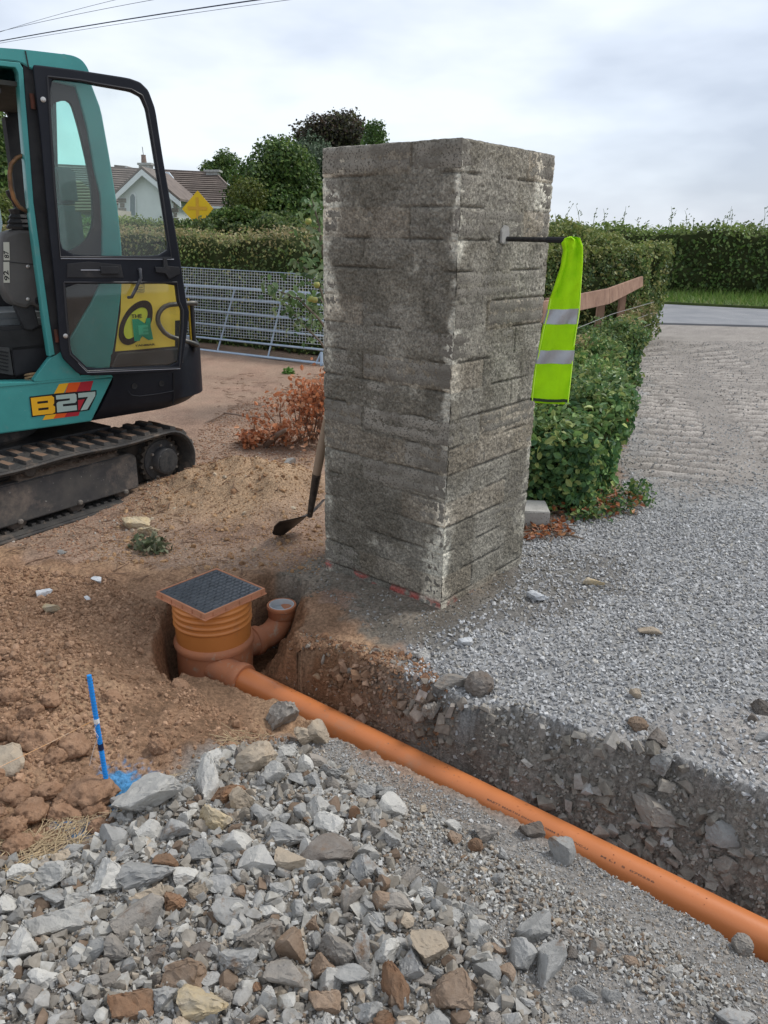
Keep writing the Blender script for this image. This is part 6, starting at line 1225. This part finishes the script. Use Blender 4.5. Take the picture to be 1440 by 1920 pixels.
# ================================================================== house, sign, trees, wires
YH = 48.
def hv(px, py, Y_=YH): return atY(px, py, Y_)
hs = thing('bungalow', 'pale rendered bungalow with brown tiled roof and gabled front wing', 'house', (-11, 44, 0))
ren = mat('render_wall', (.78, .82, .80), (.70, .74, .72), .9, 1.2); tile = mat('roof_tile', (.15, .122, .105), (.21, .17, .145), .85, 2., .01, 6., objrand=.14); wht = mat('white_trim', (.78, .80, .80), None, .6); stn = mat('stone_quoin', (.24, .22, .19), (.34, .31, .27), .9, 3., .02, 8., objrand=.2)
dgl = mat('dark_glass', (.03, .04, .045), None, .1, spec=.8)
def slab(pts, off, name, m_, par, **k): return MB().prism(pts, off).build(name, m_, par, sharp=20, **k)
# main body
slab([hv(30, 380), hv(456, 388), hv(456, 450), hv(30, 450)], (0, .3, 0), 'wall', ren, hs)
# main roof as courses of tiles
rL, rR, eR, eL = hv(60, 309, YH + 4), hv(402, 326, YH + 4), hv(462, 389, YH - .4), hv(5, 379, YH - .4)
NC = 16
for i in range(NC):
    t0, t1 = i / NC, (i + 1.12) / NC
    a0, a1 = rL + (eL - rL) * t0, rR + (eR - rR) * t0; b0, b1 = rL + (eL - rL) * t1, rR + (eR - rR) * t1; dz = np.array([0, -.05, .09])
    MB().hexa([a0, a1, b1, b0], [a0 + dz * .2, a1 + dz * .2, b1 + dz, b0 + dz]).build('tile_course', tile, hs)
slab([rL + (0, .3, 0), rR + (0, .3, 0), rR + (0, .3, .12), rL + (0, .3, .12)], (0, -.3, 0), 'ridge', tile, hs)
slab([rR, rR + (0, 0, .15), hv(464, 386, YH - .5), hv(464, 390, YH - .5)], (0, .6, 0), 'hip', tile, hs)
slab([hv(300, 381, YH - .7), hv(464, 390, YH - .7), hv(464, 394, YH - .7), hv(300, 385, YH - .7)], (0, .2, 0), 'gutter', wht, hs)
# skylight
sk = slab([hv(308, 322, YH - .2), hv(316, 322.5, YH - .2), hv(325, 334, YH - .2), hv(312, 334, YH - .2)], (0, .2, .0), 'skylight', mat('sky_glass', (.70, .76, .80), None, .3), hs)
# gable wing
YG = 43.
slab([hv(222, 364, YG), hv(267, 324, YG), hv(326, 374, YG), hv(326, 450, YG), hv(222, 450, YG)], (0, 4, 0), 'wing_wall', ren, hs)
apx = hv(265, 317, YG - .4); gl_, gr_2 = hv(213, 367, YG - .4), hv(338, 378, YG - .4)
for e_ in (gl_, gr_2):
    slab([apx, e_, e_ + (0, 0, -.28), apx + (0, 0, -.30)], (0, .12, 0), 'bargeboard', wht, hs)
    slab([apx + (0, 0, .03), e_ + (0, 0, .03), e_ + (0, 5, .03), apx + (0, 5, .03)], (0, 0, .12), 'wing_roof', tile, hs)
for (x0, x1) in ((222, 236), (322, 334)):
    for k in range(5):
        w_ = 3 if k % 2 else 0; slab([hv(x0 + w_, 372 + k * 9, YG - .05), hv(x1 - w_, 372 + k * 9, YG - .05), hv(x1 - w_, 380 + k * 9, YG - .05), hv(x0 + w_, 380 + k * 9, YG - .05)], (0, .12, 0), 'quoin', stn, hs)
aw = chaikin([hv(242, 406, YG - .08), hv(242, 368, YG - .08), hv(246, 361, YG - .08), hv(251, 361, YG - .08), hv(255, 368, YG - .08), hv(255, 406, YG - .08)], 1, .15)
wi = slab(aw, (0, .1, 0), 'arched_window', wht, hs); slab([hv(244, 404, YG - .1), hv(244, 369, YG - .1), hv(247, 364, YG - .1), hv(250, 364, YG - .1), hv(253, 369, YG - .1), hv(253, 404, YG - .1)], (0, .05, 0), 'pane', mat('pane_grey', (.20, .25, .26), None, .15), wi)
# windows of main wall
wn_ = slab([hv(333, 383, YH - .1), hv(352, 383.5, YH - .1), hv(352, 411, YH - .1), hv(333, 411, YH - .1)], (0, .12, 0), 'window', wht, hs)
for i in range(2):
    for j in range(3): slab([hv(335 + i * 9, 386 + j * 8, YH - .13), hv(342 + i * 9, 386 + j * 8, YH - .13), hv(342 + i * 9, 392 + j * 8, YH - .13), hv(335 + i * 9, 392 + j * 8, YH - .13)], (0, .04, 0), 'pane', dgl, wn_)
# rear gable and chimneys
slab([hv(214, 309, YH + 6), hv(237, 311, YH + 6), hv(254, 323, YH + 6), hv(214, 324, YH + 6)], (0, 2, 0), 'rear_gable', tile, hs)
slab([hv(217, 323, YH + 5.9), hv(236, 312, YH + 5.9), hv(254, 324, YH + 5.9), hv(251, 326, YH + 5.9), hv(236, 315, YH + 5.9), hv(220, 325, YH + 5.9)], (0, .1, 0), 'bargeboard', wht, hs)
def chim(x0, x1, y0, y1, pot, Y_):
    c = slab([hv(x0, y1, Y_), hv(x1, y1, Y_), hv(x1, y0 + 3, Y_), hv(x0, y0 + 3, Y_)], (0, .8, 0), 'chimney', mat('chim', (.45, .45, .42), (.36, .36, .34), .9), hs)
    slab([hv(x0 - 3, y0 + 4, Y_ - .1), hv(x1 + 3, y0 + 4, Y_ - .1), hv(x1 + 3, y0, Y_ - .1), hv(x0 - 3, y0, Y_ - .1)], (0, 1, 0), 'cap', mat('chim', (.4, .4, .4)), c)
    if pot: p = hv((x0 + x1) / 2, y0, Y_ + .4); MB().lathe([(.16, 0), (.13, .35), (.14, .42)], p, n=10).build('pot', mat('pot', (.20, .12, .09), None, .9), c); MB().tube([p + (0, 0, .4), p + (-.03, 0, .85)], .02, 4).build('aerial', dgl, c)
chim(260, 280, 305, 322, True, YH + 1); chim(386, 408, 318, 328, False, YH + 3.6)
# garden wall
MB().hexa([atY(140, 415, 33), atY(382, 418, 33), atY(382, 450, 33), atY(140, 450, 33)], [atY(140, 415, 33) + (0, .2, 0), atY(382, 418, 33) + (0, .2, 0), atY(382, 450, 33) + (0, .2, 0), atY(140, 450, 33) + (0, .2, 0)]).build('garden_wall', mat('gwall', (.60, .63, .60), (.5, .52, .5), .9, 1.), label='low white rendered garden wall in front of the bungalow', cat='wall')
# house far left, seen through the cab
h2 = thing('hipped_house', 'house with brown hipped roof seen through the cab opening', 'house', (-19, 33, 0))
hp2 = [atY(-60, 440, 32), atY(200, 440, 32), atY(200, 392, 32), atY(-60, 392, 32)]
slab(hp2, (0, 3, 0), 'wall', mat('render2', (.45, .42, .36), None, .9), h2)
rA, rB, e0, e1 = atY(52, 343, 34), atY(150, 340, 34), atY(-30, 397, 31.6), atY(215, 397, 31.6)
for i in range(10):
    t0, t1 = i / 10, (i + 1.1) / 10; a0, a1 = rA + (e0 - rA) * t0, rB + (e1 - rB) * t0; b0, b1 = rA + (e0 - rA) * t1, rB + (e1 - rB) * t1; MB().hexa([a0, a1, b1, b0], [a0 + (0, -.01, .02), a1 + (0, -.01, .02), b1 + (0, -.04, .08), b0 + (0, -.04, .08)]).build('tile_course', mat('roof_tile2', (.20, .15, .10), (.26, .19, .12), .9, 2., objrand=.12), h2)
# road sign
YS = 21.; sg = thing('road_sign', 'yellow diamond road sign with a raised cross on a grey post', 'road sign', atY(371, 452, YS))
D4 = [atY(370, 357, YS), atY(400, 391, YS), atY(372, 426, YS), atY(341, 392, YS)]
slab(D4, (0, .02, 0), 'plate', mat('sign_yellow', (.72, .47, .01), (.66, .42, .01), .4, 2.), sg, bevel=.004)
for kb, pts in enumerate(([(366.5, 370), (372, 370), (373.5, 412), (368, 412)], [(352, 387), (388, 388), (388, 394), (352, 393)])):
    slab([atY(x_, y_, YS - .008 - .004 * kb) for x_, y_ in pts], (0, .0035, 0), 'cross_bar', mat('sign_mark', (.60, .33, .03), None, .6), sg)
pp = atY(372, 424, YS + .04); MB().tube([pp + (0, .02, .25), pp * [1, 1, 0]], .035, 8).build('post', mat('galv2', (.4, .43, .45), None, .5), sg)
# trees
def tree(name, label, blobs, n, size, cols, Y_, tw_=.25, dark=.5, kx=700, group='trees beyond the hedge', trunkx=None):
    cs = np.array([[*atY(px, py, Y_ + dy), r] for px, py, r, dy in blobs]); b = cs[:, :3].mean(0); root = thing(name, label, 'tree', (b[0], b[1], 0), group)
    wts = cs[:, 3] ** 2; wts /= wts.sum(); i = RNG.choice(len(cs), n, p=wts); q = RNG.normal(size=(n, 3)); q /= np.linalg.norm(q, axis=1)[:, None]; rad = 1 - np.abs(RNG.normal(size=n)) * .17
    lum = fbm(q[:, 0] * 3 + i * 3.1, q[:, 2] * 3 + q[:, 1] * 2, 3, 950); rad = rad * (1 + .16 * lum); P = cs[i, :3] + q * (cs[i, 3] * rad)[:, None]; P = P + RNG.normal(size=P.shape) * size * .6
    cc = tint(n, cols, None, .25) * (1 + .45 * lum[:, None]); leaves('crown', P, q + (0, 0, .3), RNG.uniform(.6, 1.4, n) * size, cc, leafm, LEAF4, .9, parent=root, kind=None)
    MB().tube([(b[0], b[1], -.1), (b[0] + .1, b[1], b[2] * .5), (b[0], b[1], b[2])], [tw_, tw_ * .8, tw_ * .3], 8).build('trunk', twig, root, sharp=60)
    for k in range(min(7, len(cs))): MB().tube([(b[0], b[1], b[2] * .55), (b + cs[k, :3]) / 2, cs[k, :3]], [tw_ * .4, tw_ * .25, tw_ * .1], 5).build('limb', twig, root)
    return root
def blob(cx, cy, rx, ry, k, Y_, r0, r1, seed):
    r = random.Random(seed); out = []
    for _ in range(k):
        a = r.uniform(0, 6.28); m = r.random() ** .5; out.append((cx + rx * m * math.cos(a), cy + ry * m * math.sin(a), r.uniform(r0, r1), r.uniform(-1.5, 1.5)))
    return out
TG = [(.065, .12, .028), (.10, .17, .04), (.04, .075, .02), (.16, .22, .055)]
tree('round_tree', 'large rounded dark green tree right of the bungalow', blob(520, 345, 58, 52, 26, 40, .55, 1.05, 1) + [(455, 350, .6, 0), (585, 370, .8, 0), (520, 285, .5, 0), (470, 320, .5, 0), (570, 310, .6, 0), (450, 380, .8, 0), (520, 390, 1., 0), (580, 395, .8, 0)], 30000, .17, TG, 40)
tree('copper_tree', 'dark purplish-brown tree rising behind the rounded green tree', blob(625, 262, 48, 28, 18, 50, .6, 1.1, 2) + [(640, 310, 1.4, 0), (660, 350, 1.5, 0), (640, 390, 1.5, 0)], 17000, .2, [(.05, .05, .03), (.075, .05, .035), (.035, .035, .022), (.09, .09, .035)], 50)
tree('silvery_tree', 'grey-green tree between rounded tree and the copper tree', blob(590, 325, 28, 45, 12, 47, .6, 1., 3), 9000, .17, [(.11, .15, .09), (.07, .11, .06), (.15, .19, .12)], 47)
tree('thin_tree', 'thin airy tree standing above the right end of the bungalow roof', blob(410, 318, 30, 26, 20, 58, .3, .62, 4), 5200, .17, TG, 58, tw_=.12)
tree('yellowing_shrub_tree', 'yellowish green shrub beside the roof end', blob(462, 375, 16, 26, 8, 38, .4, .7, 5), 5000, .13, [(.12, .15, .03), (.17, .18, .04), (.07, .10, .02)], 38)
tree('green_tree', 'green tree top showing just left above the pillar', blob(700, 262, 14, 18, 6, 42, .3, .55, 6) + [(700, 300, .9, 0), (690, 340, 1.1, 0), (715, 350, 1.1, 0), (700, 390, 1.2, 0)], 8000, .15, [(.10, .17, .04), (.06, .11, .03)], 42)
tree('left_tree', 'tall leafy tree seen through the empty cab doorway', blob(-20, 300, 34, 70, 24, 24, .35, .7, 7) + [(24, 335, .3, 0), (16, 300, .3, 0), (4, 240, .3, 0)], 11000, .14, TG, 24)
sprays('garden_shrubs', 'mixed green shrubs behind the brambles near the rounded tree', [(*atY(px, py, 27), .42, .1) for px, py in [(400, 415), (425, 408), (450, 405), (480, 412), (510, 415), (540, 415), (570, 412), (600, 408), (415, 420), (590, 415)]], 9000, .11, TG + [(.1, .13, .03)])
sprays('left_shrubs', 'yellow-green shrubs seen low through the cab doorway', [(*atY(px, py, 17), .8, .1) for px, py in [(-60, 420), (-30, 400), (0, 430), (20, 410), (40, 430), (60, 420), (85, 440), (0, 460), (50, 460), (-30, 450)]], 9000, .09, [(.13, .17, .04), (.09, .13, .03), (.18, .2, .06)])
# overhead wires
for i, (a_, b_, r, ya, yb, lb) in enumerate([((0, 77), (482, 0), .014, 26, 19, 'thick dark overhead cable, heaviest of the four'), ((0, 81), (540, 0), .0055, 27, 20, 'thin overhead wire just below the thick cable'), ((0, 59), (285, 0), .0065, 30, 24, 'thin overhead wire, third from the bottom'), ((0, 60), (215, 0), .0055, 30, 24, 'steepest thin overhead wire in the top left corner')]):
    A_, B_ = atY(*a_, ya), atY(*b_, yb); d = B_ - A_; T_ = np.linspace(-1.2, 2.5, 40); MB().tube([A_ + d * t - np.array([0, 0, 1.]) * (-.12 * (t * (t - 1)) * -1) for t in T_], r, 5).build('overhead_wire', mat('cable', (.03, .04, .07), None, .6), label=lb, cat='cable', group='overhead wires')
